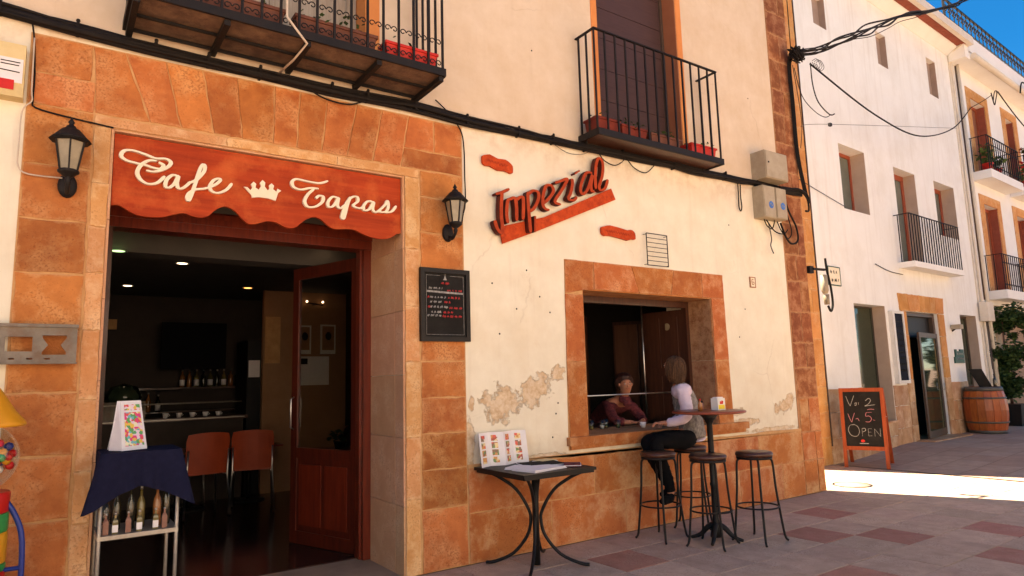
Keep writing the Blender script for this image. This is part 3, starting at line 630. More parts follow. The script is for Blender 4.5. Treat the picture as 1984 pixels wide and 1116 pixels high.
for x0, x1 in ((4.44, 4.456), (6.434, 6.45)):
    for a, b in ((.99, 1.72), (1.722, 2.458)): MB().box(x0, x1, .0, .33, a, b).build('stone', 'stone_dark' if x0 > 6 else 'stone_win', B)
MB().box(4.456, 6.434, .0, .33, 2.446, 2.46).build('lintel_underside', 'stone_win', B)
W = bpy.data.objects.new('window', None); C.objects.link(W); W.parent = B; W.location = Vector((5.4, .35, 1))-worigin(B)
MB().box(4.456, 4.49, .33, .40, .99, 2.446).box(6.38, 6.434, .33, .40, .99, 2.446).box(4.49, 6.38, .33, .40, 2.37, 2.446).build('window_frame', 'darkwood', W)
FS = LF(Vector((6.40, .40, 0)), Vector((-.11, .99, 0)).normalized())
MB().box(0, .62, -.018, .018, 1.0, 2.36, FS).build('shutter', 'darkwood', W)
for a, b in ((.07, .28), (.34, .55)):
    for c, d in ((1.08, 1.55), (1.65, 2.28)): MB().box(a, b, .018, .028, c, d, FS).build('shutter_panel', 'darkwood', W)
MB().tube([(4.49, .37, 1.36), (6.38, .37, 1.36)], .008, 8).build('rail', 'chrome', W)
# --- upper openings
def door2():
    d = bpy.data.objects.new('balcony_door', None); C.objects.link(d); d.parent = B; d.location = Vector((5.5, .1, 4.1))-worigin(B)
    MB().box(4.735, 4.818, 0, .008, 4.1, 6.7, F0).box(6.142, 6.235, 0, .008, 4.1, 6.7, F0).box(4.735, 6.235, 0, .008, 6.7, 6.8, F0).build('painted_surround', 'orange_paint', d)
    MB().box(4.82, 4.828, .0, .23, 4.12, 6.6).build('reveal', 'orange_paint', d)
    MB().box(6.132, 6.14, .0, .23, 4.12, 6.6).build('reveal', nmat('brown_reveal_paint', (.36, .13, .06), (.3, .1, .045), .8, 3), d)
    for i in range(13):
        z = 4.14+i*.19; MB().box(4.83, 6.13, .215-.004*(i % 2), .235, z, z+.186).build('slat', 'awn', d)
    MB().box(4.83, 4.87, .19, .215, 4.12, 6.6).box(6.09, 6.13, .19, .215, 4.12, 6.6).build('guide', 'brownframe', d)
door2()
def door1():
    d = bpy.data.objects.new('balcony_door', None); C.objects.link(d); d.parent = B; d.location = Vector((1.4, .1, 4.1))-worigin(B)
    MB().box(.66, .775, 0, .008, 4.14, 6.6, F0).box(2.113, 2.225, 0, .008, 4.14, 6.6, F0).box(.66, 2.225, 0, .008, 6.6, 6.7, F0).build('painted_surround', 'orange_paint', d)
    MB().box(2.098, 2.11, .0, .25, 4.15, 6.5).build('reveal', 'orange_paint', d)
    for a, b in ((.79, 1.43), (1.445, 2.09)):
        MB().box(a, a+.09, .2, .24, 4.16, 6.48).box(b-.09, b, .2, .24, 4.16, 6.48).box(a+.09, b-.09, .2, .24, 4.16, 4.42).box(a+.09, b-.09, .2, .24, 6.38, 6.48).box(a+.09, b-.09, .215, .235, 4.42, 4.95).build('door_leaf', 'greywood', d)
        MB().box(a+.09, b-.09, .222, .228, 4.95, 6.38).build('pane', 'palegl', d)
door1()
# --- corner quoins
MB().prism([(8.02, .0), (8.522, 0), (8.525, HT-.02), (8.05, HT-.02)], F0, 0, .006).build('mortar_bed', 'mortar_q', B)
z = 0; i = 0; rq = random.Random(5)
while z < HT-.35:
    h = [.42, .36, .44, .39, .33, .41][i % 6]; z2 = min(z+h, HT-.03); sp = rq.choice([8.27, 8.32, 8.36, None])
    mt = 'stone_dark' if z > .8 else 'dado'
    ks = [(8.04 if z > .8 else 8.062, sp), (sp, 8.522)] if sp else [(8.04 if z > .8 else 8.062, 8.522)]
    for a, b in ks: stone(F0, [(a, z), (b, z), (b, z2), (a, z2)], B, mt, base=.006, gap=.0065)
    z = z2; i += 1

# --- balconies
def scroll_pts(s=1):
    """two C curls mirrored between neighbouring balusters"""
    out = []
    for sg in (-1, 1):
        pts = []
        for k in range(15):
            t = k/14; a = t*2.0*pi*.95; r = .027*(1-.62*t); pts.append((sg*(.030-r*cos(a)*1.0), .0+r*sin(a)))
        out.append(pts)
    return out
def balcony(name, label, x0, x1, dep, zb, h, sp, scrolls, slabmat, thick, fr, parent, side_n):
    b = bpy.data.objects.new(name, None); C.objects.link(b); b.parent = parent; b.location = fr.p((x0+x1)/2, 0, zb)-worigin(parent)
    b['label'] = label
    MB().box(x0, x1, .0, dep, zb+.012, zb+thick, fr).build('floor_slab', slabmat, b)
    f = MB(); f.box(x0-.015, x1+.015, dep, dep+.02, zb, zb+thick+.02, fr); f.box(x0-.02, x0, 0, dep, zb, zb+thick+.02, fr); f.box(x1, x1+.02, 0, dep, zb, zb+thick+.02, fr)
    f.build('edge_frame', 'iron', b)
    top = zb+h; r = MB(); r.bar(fr.p(x0-.01, dep-.01, top), fr.p(x1+.01, dep-.01, top), .03, .014); r.bar(fr.p(x0, 0, top-.001), fr.p(x0, dep, top-.001), .03, .014); r.bar(fr.p(x1, 0, top-.001), fr.p(x1, dep, top-.001), .03, .014); r.build('top_rail', 'iron', b)
    p = fr.p(x0, dep-.012, 0); bal = MB().bar((p.x, p.y, zb+thick), (p.x, p.y, top-.008), .017, .017).build('baluster', 'iron', b)
    n = round((x1-x0)/sp)
    for i in range(1, n+1): inst(bal, fr.d*((x1-x0)*i/n))
    for s_ in range(1, side_n+1):
        for uu_ in (0, x1-x0): inst(bal, fr.d*uu_-fr.n*(dep-.02)*s_/(side_n+.3))
    if scrolls:
        for z_ in scrolls:
            pr = None
            for i in range(n):
                if pr is None:
                    m = MB()
                    for pts in scroll_pts(): m.tube([fr.p(x0+sp/2+a*1.0, dep-.012, z_+c) for a, c in pts], .0045, 5)
                    pr = m.build('scroll', 'iron', b)
                else: inst(pr, fr.d*((x1-x0)*i/n))
    return b
b1 = balcony('balcony', 'large balcony with scrollwork railing above the cafe door', .31, 2.57, .53, 4.07, 1.05, .1330, (4.37, 4.185), 'rust', .045, F0, B, 4)
for x in (.33, .88, 1.44, 2.0, 2.55): MB().box(x-.02, x+.02, .0, .53, 4.028, 4.068, F0).build('bracket', 'iron', b1)
MB().box(.33, 2.55, .06, .075, 4.045, 4.069, F0).box(.33, 2.55, .28, .30, 4.05, 4.069, F0).build('joist', 'iron', b1)
b2 = balcony('balcony', 'small balcony with plain bars above the service window', 4.50, 6.46, .30, 4.02, 1.17, .151, None, 'darkwood', .05, F0, B, 2)

# --- Planters on balconies
def planter(mat, label, x0, x1, o0, o1, z0, h, leafn=0, cat='planter', group=None, fr=F0, flowers=0):
    c = fr.p((x0+x1)/2, (o0+o1)/2, z0); t = thing('planter', label, cat, c, group)
    e = .02; v = []
    for zz, k in ((z0, e), (z0+h*.86, .004), (z0+h*.86, -.008), (z0+h, -.008)):
        v += [fr.p(x0+k, o0+k, zz), fr.p(x1-k, o0+k, zz), fr.p(x1-k, o1-k, zz), fr.p(x0+k, o1-k, zz)]
    f = [(0, 1, 2, 3)]+[(r*4+i, r*4+(i+1) % 4, r*4+4+(i+1) % 4, r*4+4+i) for r in range(3) for i in range(4)]
    MB().add(v, f).build('trough', mat, t); MB().box(x0+.005, x1-.005, o0+.005, o1-.005, z0+h*.9, z0+h*.93, fr).build('soil', 'soil', t)
    if leafn:
        m = MB(); leaves(m, fr.p((x0+x1)/2, (o0+o1)/2, z0+h+.03), ((x1-x0)/2, (o1-o0)/2+.02, .07), leafn, .05); m.build('foliage', 'leaf', t)
    return t
planter('pot', 'bright red trough planter at the right end of the large balcony', 2.07, 2.53, .36, .50, 4.12, .15, 12)
planter('potbrown', 'long brown planter behind the scrollwork, at the middle of the large balcony', 1.36, 2.0, .34, .48, 4.12, .17, 30)
planter('potbrown', 'long brown planter on the large balcony, left of its middle', .62, 1.28, .34, .48, 4.12, .17, 30)
planter('terra', 'red trough planter at the left corner of the small balcony', 4.52, 4.84, .06, .26, 4.075, .17, 20)
planter('terra', 'red trough planter, second from the left on the small balcony', 4.88, 5.26, .12, .26, 4.075, .15, 40)
planter('potbrown', 'dark planter at the middle of the small balcony', 5.32, 5.80, .12, .26, 4.075, .14, 70)
planter('pot', 'red trough planter at the right corner of the small balcony', 5.98, 6.42, .10, .26, 4.075, .15, 26)
# awning-rope / white pipe on large balcony
tag(MB().tube([(1.275, -.545, 5.1), (1.275, -.548, 4.35), (1.275, -.55, 4.2), (1.42, -.56, 4.03), (1.40, -.30, 4.01), (1.36, -.02, 4.0)], .009, 6).build('pipe', 'conduit'), 'thin white drain tube bending under the large balcony', 'pipe')

# ============================================================ SIGNS ON THE FACADE
Pb = lambda x, y: None
# fascia board: outline in metres on the wall plane
Wc = Vector((0, -5.15, 1.55))
def unp(px, py, y):   # photo measurement -> metres on the plane at depth y (used for lettering outlines only)
    d = fw*1291.6+rr*(px-992)-uu*(py-558); t = (y+5.15)/d.y; q = Wc+d*t; return (q.x, q.z)
wav = [(218, 397.6), (230, 397.6), (245, 406.7), (265, 417), (291, 421), (315, 421), (333, 416.6), (354, 413.6), (372, 419), (387.5, 422), (402.6, 419), (416, 408), (430, 401), (442, 402), (457, 411), (469, 425), (481, 434), (496, 434), (517.5, 429), (535.6, 432), (554, 441.4), (572, 441), (587, 429), (605, 421), (620, 425), (635.4, 438), (647.5, 444), (669, 444), (687, 446), (708, 456.5), (732, 463), (753, 462), (768.5, 453.5), (775, 450)]
wv = [unp(a, b, .04) for a, b in wav]; wv = [(u, z) for u, z in wv if .29 < u < 2.42]
wv = [tuple(v) for v in crom([Vector(p) for p in wv], 3)]
bo = thing('shop_fascia', 'wide red wooden board with wavy lower edge and white cafe lettering over the doorway', 'sign', (1.36, .04, 2.8))
poly = [(.283, wv[0][1])]+wv+[(2.438, wv[-1][1]+.01), (2.438, 3.318), (.283, 3.318)]
MB().prism(poly, F0, -.055, -.03).build('board', 'board', bo)
def q4(L, y): return [([unp(a/3.307+200, b/3.307+260, y) for a, b in s] if not isinstance(s, tuple) else ([unp(a/3.307+200, b/3.307+260, y) for a, b in s[0]], s[1])) for s in L]
cafe = {
 'C': [[(355, 180), (385, 200), (365, 222), (320, 215), (275, 200), (210, 185), (150, 168), (115, 140), (132, 108), (185, 104), (265, 128), (335, 155), (400, 158), (432, 180), (420, 205), (380, 228), (325, 240), (275, 232)], [(345, 172), (290, 170), (240, 200), (218, 245), (238, 290), (285, 318), (345, 312), (395, 270)]],
 'a': [[(482, 272), (445, 262), (408, 290), (398, 330), (420, 343), (455, 318), (482, 268), (472, 315), (485, 348), (520, 340), (560, 305)]],
 'f': [[(555, 312), (600, 290), (642, 245), (652, 210), (640, 195), (620, 225), (592, 310), (568, 380), (548, 425), (538, 405), (550, 378), (590, 355), (640, 350), (672, 343)]],
 'e': [[(668, 345), (715, 325), (748, 298), (738, 285), (705, 298), (682, 338), (700, 368), (740, 376), (790, 355), (825, 316)]],
 'T': [[(1440, 300), (1385, 314), (1310, 303), (1240, 288), (1210, 305), (1220, 338), (1265, 355), (1330, 345), (1380, 350)], [(1352, 350), (1312, 385), (1290, 430), (1312, 465), (1360, 464), (1402, 435), (1408, 402), (1382, 395), (1362, 412)]],
 'a2': [[(1505, 408), (1468, 402), (1440, 435), (1446, 466), (1478, 456), (1507, 408), (1500, 455), (1520, 475), (1552, 450)]],
 'p': [[(1583, 402), (1565, 450), (1548, 515), (1538, 542), (1530, 520), (1560, 440), (1592, 405), (1625, 402), (1630, 430), (1602, 458), (1640, 475), (1668, 462)]],
 'a3': [[(1730, 435), (1695, 430), (1668, 460), (1674, 488), (1704, 480), (1732, 435), (1726, 480), (1746, 500), (1778, 480)]],
 's': [[(1772, 485), (1808, 450), (1820, 428), (1826, 458), (1815, 492), (1780, 500), (1772, 488)], [(1805, 503), (1848, 495), (1876, 460)]]}
for k, stt in cafe.items():
    ribbons(q4(stt, .01), .0200 if k in 'C T'.split() else .0190, lambda u, v, o: F0.p(u, o, v), -.03, -.004, pen=.75).build('letter', 'letter', bo)
crown = [(950, 388), (903, 335), (926, 338), (944, 358), (957, 340), (948, 318), (965, 303), (982, 318), (976, 340), (998, 355), (1012, 332), (1005, 310), (1022, 292), (1040, 310), (1036, 335), (1056, 360), (1067, 346), (1064, 326), (1080, 313), (1096, 330), (1090, 352), (1112, 368), (1118, 348), (1142, 362), (1122, 375), (1106, 425), (1060, 410), (1000, 402), (955, 405)]
MB().prism([unp(a/3.307+200, b/3.307+260, .01) for a, b in crown][::-1], F0, -.03, -.014).build('crown_emblem', 'letter', bo)

# Imperial sign
def q3(L, y): return [[unp(a/4.291+920, b/4.291+280, y) for a, b in s] for s in L]
im = thing('shop_sign', 'red metal sign reading Imperial, slanting upwards on the cream wall', 'sign', (4.15, 0, 3.2))
bp_ = [unp(a/4.291+920, b/4.291+280, 0) for a, b in [(185, 690), (560, 610), (1115, 372), (1152, 465), (480, 735), (215, 830)]]
MB().prism(bp_[::-1], F0, .02, .035).build('base_bar', 'sign_red', im)
MB().tube([F0.p(3.6, 0, 2.98), F0.p(3.6, .03, 2.98)], .012, 6).tube([F0.p(4.7, 0, 3.45), F0.p(4.7, .03, 3.45)], .012, 6).build('fixing', 'iron', im)
imp = {
 'I': [[(158, 418), (215, 402), (272, 376)], [(212, 402), (205, 500), (205, 600), (214, 690), (205, 740), (170, 700), (150, 635)]],
 'm': [[(262, 660), (250, 590), (258, 480), (285, 458), (318, 452), (330, 520), (333, 640)], [(330, 470), (360, 445), (385, 450), (388, 540), (384, 630)]],
 'p': [[(425, 400), (430, 520), (440, 640), (448, 735)], [(428, 420), (470, 390), (510, 405), (512, 460), (480, 530), (446, 560)], [(486, 600), (484, 730)]],
 'e': [[(545, 500), (590, 465), (636, 400), (622, 350), (580, 350), (554, 420), (550, 500), (570, 540), (605, 550)]],
 'r': [[(650, 325), (700, 310), (752, 292), (728, 350), (690, 410), (650, 480), (700, 505)]],
 'i': [[(792, 290), (795, 340), (780, 410), (762, 455), (805, 470), (830, 440)], [(815, 250), (855, 224)]],
 'a': [[(960, 245), (915, 240), (880, 300), (862, 375), (880, 418), (920, 380), (960, 260), (950, 340), (955, 390), (980, 398)]],
 'l': [[(990, 375), (985, 280), (995, 160), (1018, 120), (1046, 160), (1044, 260), (1018, 350), (1030, 385), (1065, 370), (1090, 298)]]}
for k, stt in imp.items():
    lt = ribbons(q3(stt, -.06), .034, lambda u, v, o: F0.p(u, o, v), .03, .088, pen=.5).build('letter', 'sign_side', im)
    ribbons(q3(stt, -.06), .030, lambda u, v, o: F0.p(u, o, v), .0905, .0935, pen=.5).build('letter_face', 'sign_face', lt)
for (x0, x1, z0, z1, lab, sg) in ((3.25, 3.60, 3.56, 3.70, 'small red wavy plaque upper left of the slanting red sign', -.045), (4.72, 5.22, 3.03, 3.17, 'small red wavy plaque lower right of the slanting red sign, near the grille', -.02)):
    pts = []; n = 28; rp = random.Random(int(x0*10))
    for k in range(n):
        a = 2*pi*k/n; cx_, sx_ = cos(a), sin(a); u = (x0+x1)/2+(x1-x0)/2*(abs(cx_)**.45)*(1 if cx_ > 0 else -1); zz = (z0+z1)/2+(z1-z0)/2*.82*(abs(sx_)**.45)*(1 if sx_ > 0 else -1)+.009*sin(u*38)
        pts.append((u, zz+sg*(u-x0)/(x1-x0)))
    t = thing('plaque', lab, 'plaque', (x0, 0, z0)); MB().prism(pts, F0, .01, .035).build('plate', 'sign_red', t)
    words = [[(u+.0, (z0+z1)/2+sg*.5+.012*sin(u*180)+sg*(u-(x0+x1)/2)*1.5/(x1-x0)*.6) for u in [x0+.06+(x1-x0-.12)*i/30 for i in range(31)]]]
    ribbons(words, .008, lambda u, v, o: F0.p(u, o, v), .035, .038, sub=2).build('lettering', 'sign_face', t)
# little grille on the wall
t = thing('wall_grille', 'thin metal rack of horizontal bars fixed on the plaster over the service window', 'grille', (5.54, 0, 2.75))
MB().bar((5.37, -.05, 3.13), (5.70, -.05, 3.13), .008).bar((5.37, -.05, 2.77), (5.37, -.05, 3.13), .008).bar((5.70, -.05, 2.77), (5.70, -.05, 3.13), .008).bar((5.37, -.05, 2.77), (5.70, -.05, 2.77), .008).build('frame', 'iron', t)
for i in range(1, 7): MB().bar((5.37, -.05, 2.77+.36*i/7), (5.70, -.05, 2.77+.36*i/7), .006).build('rack_bar', 'iron', t)
for x in (5.37, 5.70): MB().bar((x, 0, 3.12), (x, -.05, 3.12), .006).bar((x, 0, 2.78), (x, -.05, 2.78), .006).build('fixing', 'iron', t)
# number tile
t = thing('number_tile', 'tiny framed ceramic tile alone on the plaster right of the service window', 'tile', (7.28, 0, 2.6))
MB().box(7.235, 7.33, 0, .012, 2.64, 2.755, F0).build('tile', 'letter', t); fm = MB()
for a in ((7.228, 7.337, .0, .016, 2.63, 2.64), (7.228, 7.337, .0, .016, 2.755, 2.765), (7.228, 7.238, .0, .016, 2.64, 2.755), (7.327, 7.337, .0, .016, 2.64, 2.755)): fm.box(*a, F0)
fm.build('frame', 'stone_dark', t); ribbons([[(7.30, 2.725), (7.27, 2.735), (7.262, 2.70), (7.275, 2.668), (7.302, 2.675), (7.300, 2.70), (7.27, 2.70)]], .009, lambda u, v, o: F0.p(u, o, v), .012, .014).build('numeral', 'stone_dark', t)

# menu board
t = thing('menu_board', 'black framed menu blackboard hanging on the right door pillar under the lantern', 'menu board', (2.83, 0, 1.9))
MB().box(2.60, 3.06, .02, .038, 1.905, 2.535, F0).build('panel', 'slate', t)
f = MB(); f.box(2.585, 2.625, .02, .055, 1.90, 2.54, F0); f.box(3.035, 3.075, .02, .055, 1.90, 2.54, F0); f.box(2.625, 3.035, .02, .055, 2.50, 2.54, F0); f.box(2.625, 3.035, .02, .055, 1.90, 1.94, F0); f.build('frame', 'black', t)
PF = lambda u, v, o: F0.p(u, o, v)
ribbons([[(2.78, 2.478), (2.645, 2.478)], [(2.645, 2.478), (2.645, 1.96)], [(2.645, 1.96), (3.015, 1.96)], [(3.015, 1.96), (3.015, 2.478)], [(3.015, 2.478), (2.88, 2.478)]], .004, PF, .038, .0392).build('border_line', 'chalk', t)
MB().prism([(2.812, 2.44), (2.848, 2.44), (2.834, 2.47), (2.832, 2.50), (2.826, 2.47)], F0, .038, .040).build('bell_emblem', 'chalk', t)
MB().prism([(2.65, 2.328), (3.01, 2.318), (3.01, 2.334), (2.65, 2.344)], F0, .038, .040).build('white_rule', 'chalk', t)
def words(segs, h, rnd):
    out = []
    for (x0, x1, z_) in segs:
        x = x0
        while x < x1:
            n = rnd.randint(3, 7); pts = [(x+h*.42*i/1.6, z_+(h/2 if i % 2 else -h/2)*rnd.uniform(.5, 1)) for i in range(n)]
            pts = [p for p in pts if p[0] < x1+.004]
            if len(pts) > 1: out.append(pts)
            x = x+h*.42*n/1.6+h*.5
    return out
rnd = random.Random(11)
ribbons(words([(2.67, 2.80, 2.365), (2.68, 2.84, 2.285), (2.68, 2.79, 2.245), (2.68, 2.85, 2.200), (2.69, 2.79, 2.155), (2.65, 2.78, 2.125)], .022, rnd), .005, PF, .038, .0392, sub=2).build('white_writing', 'chalk', t)['kind'] = 'stuff'
ribbons(words([(2.85, 3.00, 2.350), (2.86, 2.98, 2.285), (2.82, 2.88, 2.245), (2.87, 3.01, 2.195), (2.81, 2.90, 2.155), (2.80, 2.99, 2.120), (2.79, 2.87, 2.41), (2.655, 2.67, 2.285), (2.655, 2.67, 2.20)], .022, rnd), .005, PF, .038, .0392, sub=2).build('red_writing', 'redchalk', t)['kind'] = 'stuff'

# lanterns
def lantern(x, z, label):
    t = thing('wall_lantern', label, 'lantern', (x, 0, z-.2), 'wall lanterns beside the cafe door')
    o = .17; c = Vector((x, -o, z))
    n = 6
    MB().lathe([(.05, -.03), (.05, .0), (.03, .03)], (x, 0, z-.17), 14, axis=Matrix.Rotation(R(90), 3, 'X')).build('wall_plate', 'iron', t)
    MB().sph((x, -.03, z-.17), .055, 8, (1, .6, 1.5)).tube([(x, -.03, z-.19), (x, -.10, z-.235), (x, -o, z-.19), (x, -o, z-.13)], .014, 8, sub=4).build('arm', 'iron', t)
    MB().lathe([(.004, -.20), (.015, -.19), (.02, -.17), (.012, -.155), (.03, -.145), (.052, -.125), (.06, -.12), (.06, -.105), (.05, -.10)], c, n*2).build('base', 'iron', t)
    MB().lathe([(.052, -.105), (.085, .085)], c, n, smooth=False).build('glass', 'frost', t)
    fr_ = MB()
    for k in range(n):
        a = 2*pi*(k+.5)/n; fr_.bar(c+Vector((.054*cos(a), .054*sin(a), -.105)), c+Vector((.088*cos(a), .088*sin(a), .088)), .010)
    fr_.lathe([(.09, .08), (.113, .085), (.113, .095), (.09, .098)], c, n, smooth=False, caps=False); fr_.build('frame', 'iron', t)
    MB().lathe([(.118, .092), (.10, .11), (.07, .145), (.052, .165), (.032, .175), (.026, .19), (.016, .195), (.012, .205), (.020, .215), (.012, .228), (.004, .245), (.001, .252)], c, n*2).build('roof_cap', 'iron', t)
    return t
lantern(.03, 3.06, 'black six-sided lantern on the stone pillar left of the red fascia board')
lantern(2.87, 3.04, 'black lantern on the stone pillar right of the red fascia board, above the menu blackboard')

# ============================================================ CABLES AND WALL FITTINGS
rc = random.Random(9)
t = thing('cable_bundle', 'thick black bundle of cables running along the facade under the balconies', 'cable', (3.5, 0, 3.95))
main = [(-1.2, 3.99), (-.39, 4.0), (.03, 3.975), (.5, 3.965), (1.22, 3.955), (1.79, 3.955), (2.55, 3.98), (3.08, 3.955), (3.67, 3.955), (4.54, 3.965), (5.07, 3.99), (5.9, 3.985), (6.84, 4.0), (7.48, 4.02), (8.0, 4.0), (8.5, 4.02)]
dense = []
for (a, b), (c, d) in zip(main, main[1:]):
    n_ = max(1, int((c-a)/.3)); dense += [(a+(c-a)*i/n_, b+(d-b)*i/n_) for i in range(n_)]
dense.append(main[-1])
for k, (dz, oo, r) in enumerate(((0, .045, .027), (.026, .03, .02), (-.028, .03, .019), (-.012, .06, .015), (.035, .05, .012))):
    MB().tube([F0.p(u, oo+rc.uniform(-.010, .010), z+dz*(1-.25*u/8)+rc.uniform(-.013, .013)) for u, z in dense], r, 8, sub=4).build('strand', 'cable', t)
for u, z in main[1:-2]+[(.85, 3.96), (2.1, 3.965), (4.1, 3.96), (6.4, 3.99)]:
    MB().box(u-.009, u+.009, .0, .07, z-.035, z+.06, F0).sph(F0.p(u, .06, z+.058), .014, 4).build('clip', 'cable', t)
def wire(label, pts, r, mat='cable', sub=6, name='cable', n=6, grp=None): return tag(MB().tube(pts, r, n, sub=sub).build(name, mat), label, 'cable', grp)
wire('short loop of cable drooping below the thick bundle, over the doorway lintel', [F0.p(*a) for a in ((1.56, .05, 3.95), (1.68, .05, 3.885), (1.82, .05, 3.86), (1.97, .05, 3.875), (2.12, .05, 3.96))], .007)
wire('thin cable drooping in a loop above the end of the slanting red sign', [F0.p(*a) for a in ((4.72, .04, 3.95), (4.80, .04, 3.87), (4.95, .04, 3.84), (5.08, .04, 3.91), (5.10, .04, 3.97))], .006)
wire('thin cable loop hanging from the bundle under the small balcony', [F0.p(*a) for a in ((5.14, .04, 3.95), (5.25, .04, 3.86), (5.42, .04, 3.83), (5.55, .04, 3.92), (5.6, .04, 3.98))], .006)
wire('faint thin wire sagging left of the small balcony', [F0.p(*a) for a in ((4.10, .03, 3.94), (4.30, .03, 3.87), (4.50, .03, 3.89), (4.62, .03, 3.95))], .003, 'wire')
wire('thin black wire down the right edge of the doorway stones', [F0.p(*a) for a in ((2.76, .03, 4.10), (2.90, .03, 4.0), (3.02, .03, 3.86), (3.052, .03, 3.7), (3.055, .03, 3.45), (3.05, .03, 3.12), (2.93, .05, 2.92))], .006)
wire('black wire from the bundle down to the left lantern, along the stone pillar', [F0.p(*a) for a in ((-.23, .03, 4.0), (-.205, .03, 3.88), (-.185, .03, 3.6), (-.185, .03, 3.44), (-.17, .03, 3.385), (-.02, .03, 3.36), (.15, .03, 3.345), (.27, .03, 3.335))], .006, sub=3)
wire('pale wire from the alarm box looping down to the left lantern', [F0.p(*a) for a in ((-.20, .045, 3.85), (-.195, .045, 3.5), (-.19, .045, 3.42), (-.235, .045, 3.34), (-.24, .04, 3.1), (-.235, .04, 2.98), (-.18, .04, 2.935), (.0, .06, 2.93))], .005, 'conduit', 4)
wire('two-strand wire loop hanging on the plaster left of the meter boxes', [F0.p(*a) for a in ((7.10, .03, 3.98), (7.10, .03, 3.8), (7.09, .03, 3.66), (7.12, .03, 3.60), (7.15, .03, 3.66), (7.14, .03, 3.8), (7.15, .03, 3.95))], .008, sub=4)
# alarm box
t = thing('alarm_box', 'cream alarm box with red label at the left edge of the facade', 'alarm box', (-.45, 0, 3.4))
MB().box(-.72, -.235, 0, .10, 3.41, 3.76, F0).build('case', 'cab', t); MB().box(-.70, -.245, .10, .103, 3.50, 3.66, F0).build('white_label', 'paper', t); MB().box(-.66, -.285, .1035, .106, 3.45, 3.515, F0).build('red_label', 'red', t)
ribbons([[(-.50, 3.635), (-.45, 3.66), (-.41, 3.61)], [(-.50, 3.61), (-.44, 3.60)]], .02, PF, .1035, .105, sub=1).build('red_emblem', 'red', t)
ribbons([[(-.36, 3.635), (-.26, 3.635)], [(-.36, 3.615), (-.265, 3.615)], [(-.40, 3.575), (-.26, 3.57)]], .011, PF, .1035, .105).build('printed_lines', 'slate', t)
# steel bracket plate
t = thing('steel_arm', 'flat galvanised steel arm with cut-out holes projecting across the left pillar', 'steel bracket', (-.2, -.1, 1.7))
wall_grid(F0, -.72, .135, 1.735, 1.965, .018, [(-.50, -.30, 1.80, 1.90), (-.23, -.095, 1.805, 1.895), (-.045, .08, 1.785, 1.905)]+[(-.66+.09*i, -.63+.09*i, 1.755, 1.765) for i in range(8)], .10).build('arm_plate', 'steel', t, fix=False)
MB().box(-.72, .14, .07, .115, 1.955, 1.975, F0).box(-.72, .14, .07, .115, 1.728, 1.738, F0).build('flange', 'steel', t); MB().prism([(-.046, 1.80), (-.015, 1.845), (-.046, 1.89)], F0, .083, .099).prism([(.081, 1.80), (.081, 1.89), (.05, 1.845)], F0, .083, .099).build('hole_tongue', 'steel', t); MB().box(-.6, -.5, .0, .082, 1.75, 1.95, F0).build('mount', 'steel', t)

# meter boxes
t = thing('junction_box', 'large weathered grey junction box above the cable at the corner', 'junction box', (7.7, 0, 4.0))
MB().box(7.45, 7.93, 0, .21, 4.05, 4.42, F0).build('case', 'boxgrey', t); MB().box(7.46, 7.92, .21, .222, 4.06, 4.41, F0).build('lid', 'boxgrey', t); MB().lathe([(.012, 0), (.012, .006)], (7.51, -.222, 4.26), 10, axis=Matrix.Rotation(R(90), 3, 'X')).build('lock', 'black', t)
for k, (a, b, lab) in enumerate(((7.43, 7.68, 'left grey meter box with a round blue sticker, below the big junction box'), (7.695, 7.93, 'right narrower grey meter box with a round blue sticker, below the big junction box'))):
    t = thing('meter_box', lab, 'meter box', ((a+b)/2, 0, 3.5)); z0 = 3.54+.01*k
    MB().box(a, b, 0, .16, z0, 3.96, F0).build('case', 'boxgrey', t); MB().box(a+.01, b-.01, .16, .168, z0+.01, 3.95, F0).build('lid', 'boxgrey', t)
    cxx = (a+b)/2+.02; MB().lathe([(.048, 0), (.048, .003)], (cxx, -.168, z0+.17), 18, axis=Matrix.Rotation(R(90), 3, 'X')).build('blue_sticker', 'blue', t)
    ribbons([[(cxx-.03, z0+.165), (cxx-.01, z0+.185), (cxx+.01, z0+.155), (cxx+.03, z0+.175)]], .008, PF, .172, .1735).build('emblem', 'chalk', t)
t = thing('cable_loops', 'tangle of black cable loops hanging below the meter boxes on the corner stones', 'cable', (7.95, 0, 3.4))
for k, pts in enumerate([((7.93, .10, 4.0), (8.05, .10, 3.72), (8.22, .09, 3.5), (8.25, .08, 3.32), (8.1, .08, 3.26), (7.98, .08, 3.34), (7.88, .08, 3.52)), ((7.9, .06, 4.02), (8.1, .06, 3.62), (8.15, .06, 3.42), (8.05, .06, 3.33), (7.92, .06, 3.42), (7.84, .06, 3.54)), ((7.93, .08, 4.02), (8.2, .09, 4.03), (8.45, .08, 4.02), (8.57, .08, 3.93), (8.58, .08, 3.78), (8.50, .08, 3.76)),
    ((7.55, .06, 3.55), (7.58, .08, 3.45), (7.68, .08, 3.42), (7.74, .08, 3.5), (7.78, .06, 3.55)), ((7.66, .05, 3.5), (7.70, .05, 3.3), (7.67, .05, 3.2), (7.72, .05, 3.1)), ((7.62, .05, 3.54), (7.75, .07, 3.40), (7.95, .07, 3.38), (8.05, .07, 3.45)), ((7.86, .1, 3.98), (8.05, .1, 4.0), (8.3, .11, 4.04), (8.55, .09, 4.0), (8.60, .08, 3.88))]):
    MB().tube([F0.p(*p) for p in pts], .014 if k in (0, 2, 6) else .008, 6, sub=5).build('loop', 'cable' if k != 4 else 'wire', t)
t = thing('corner_cables', 'black cables climbing the brown corner stones up to the overhead knot', 'cable', (8.45, 0, 4))
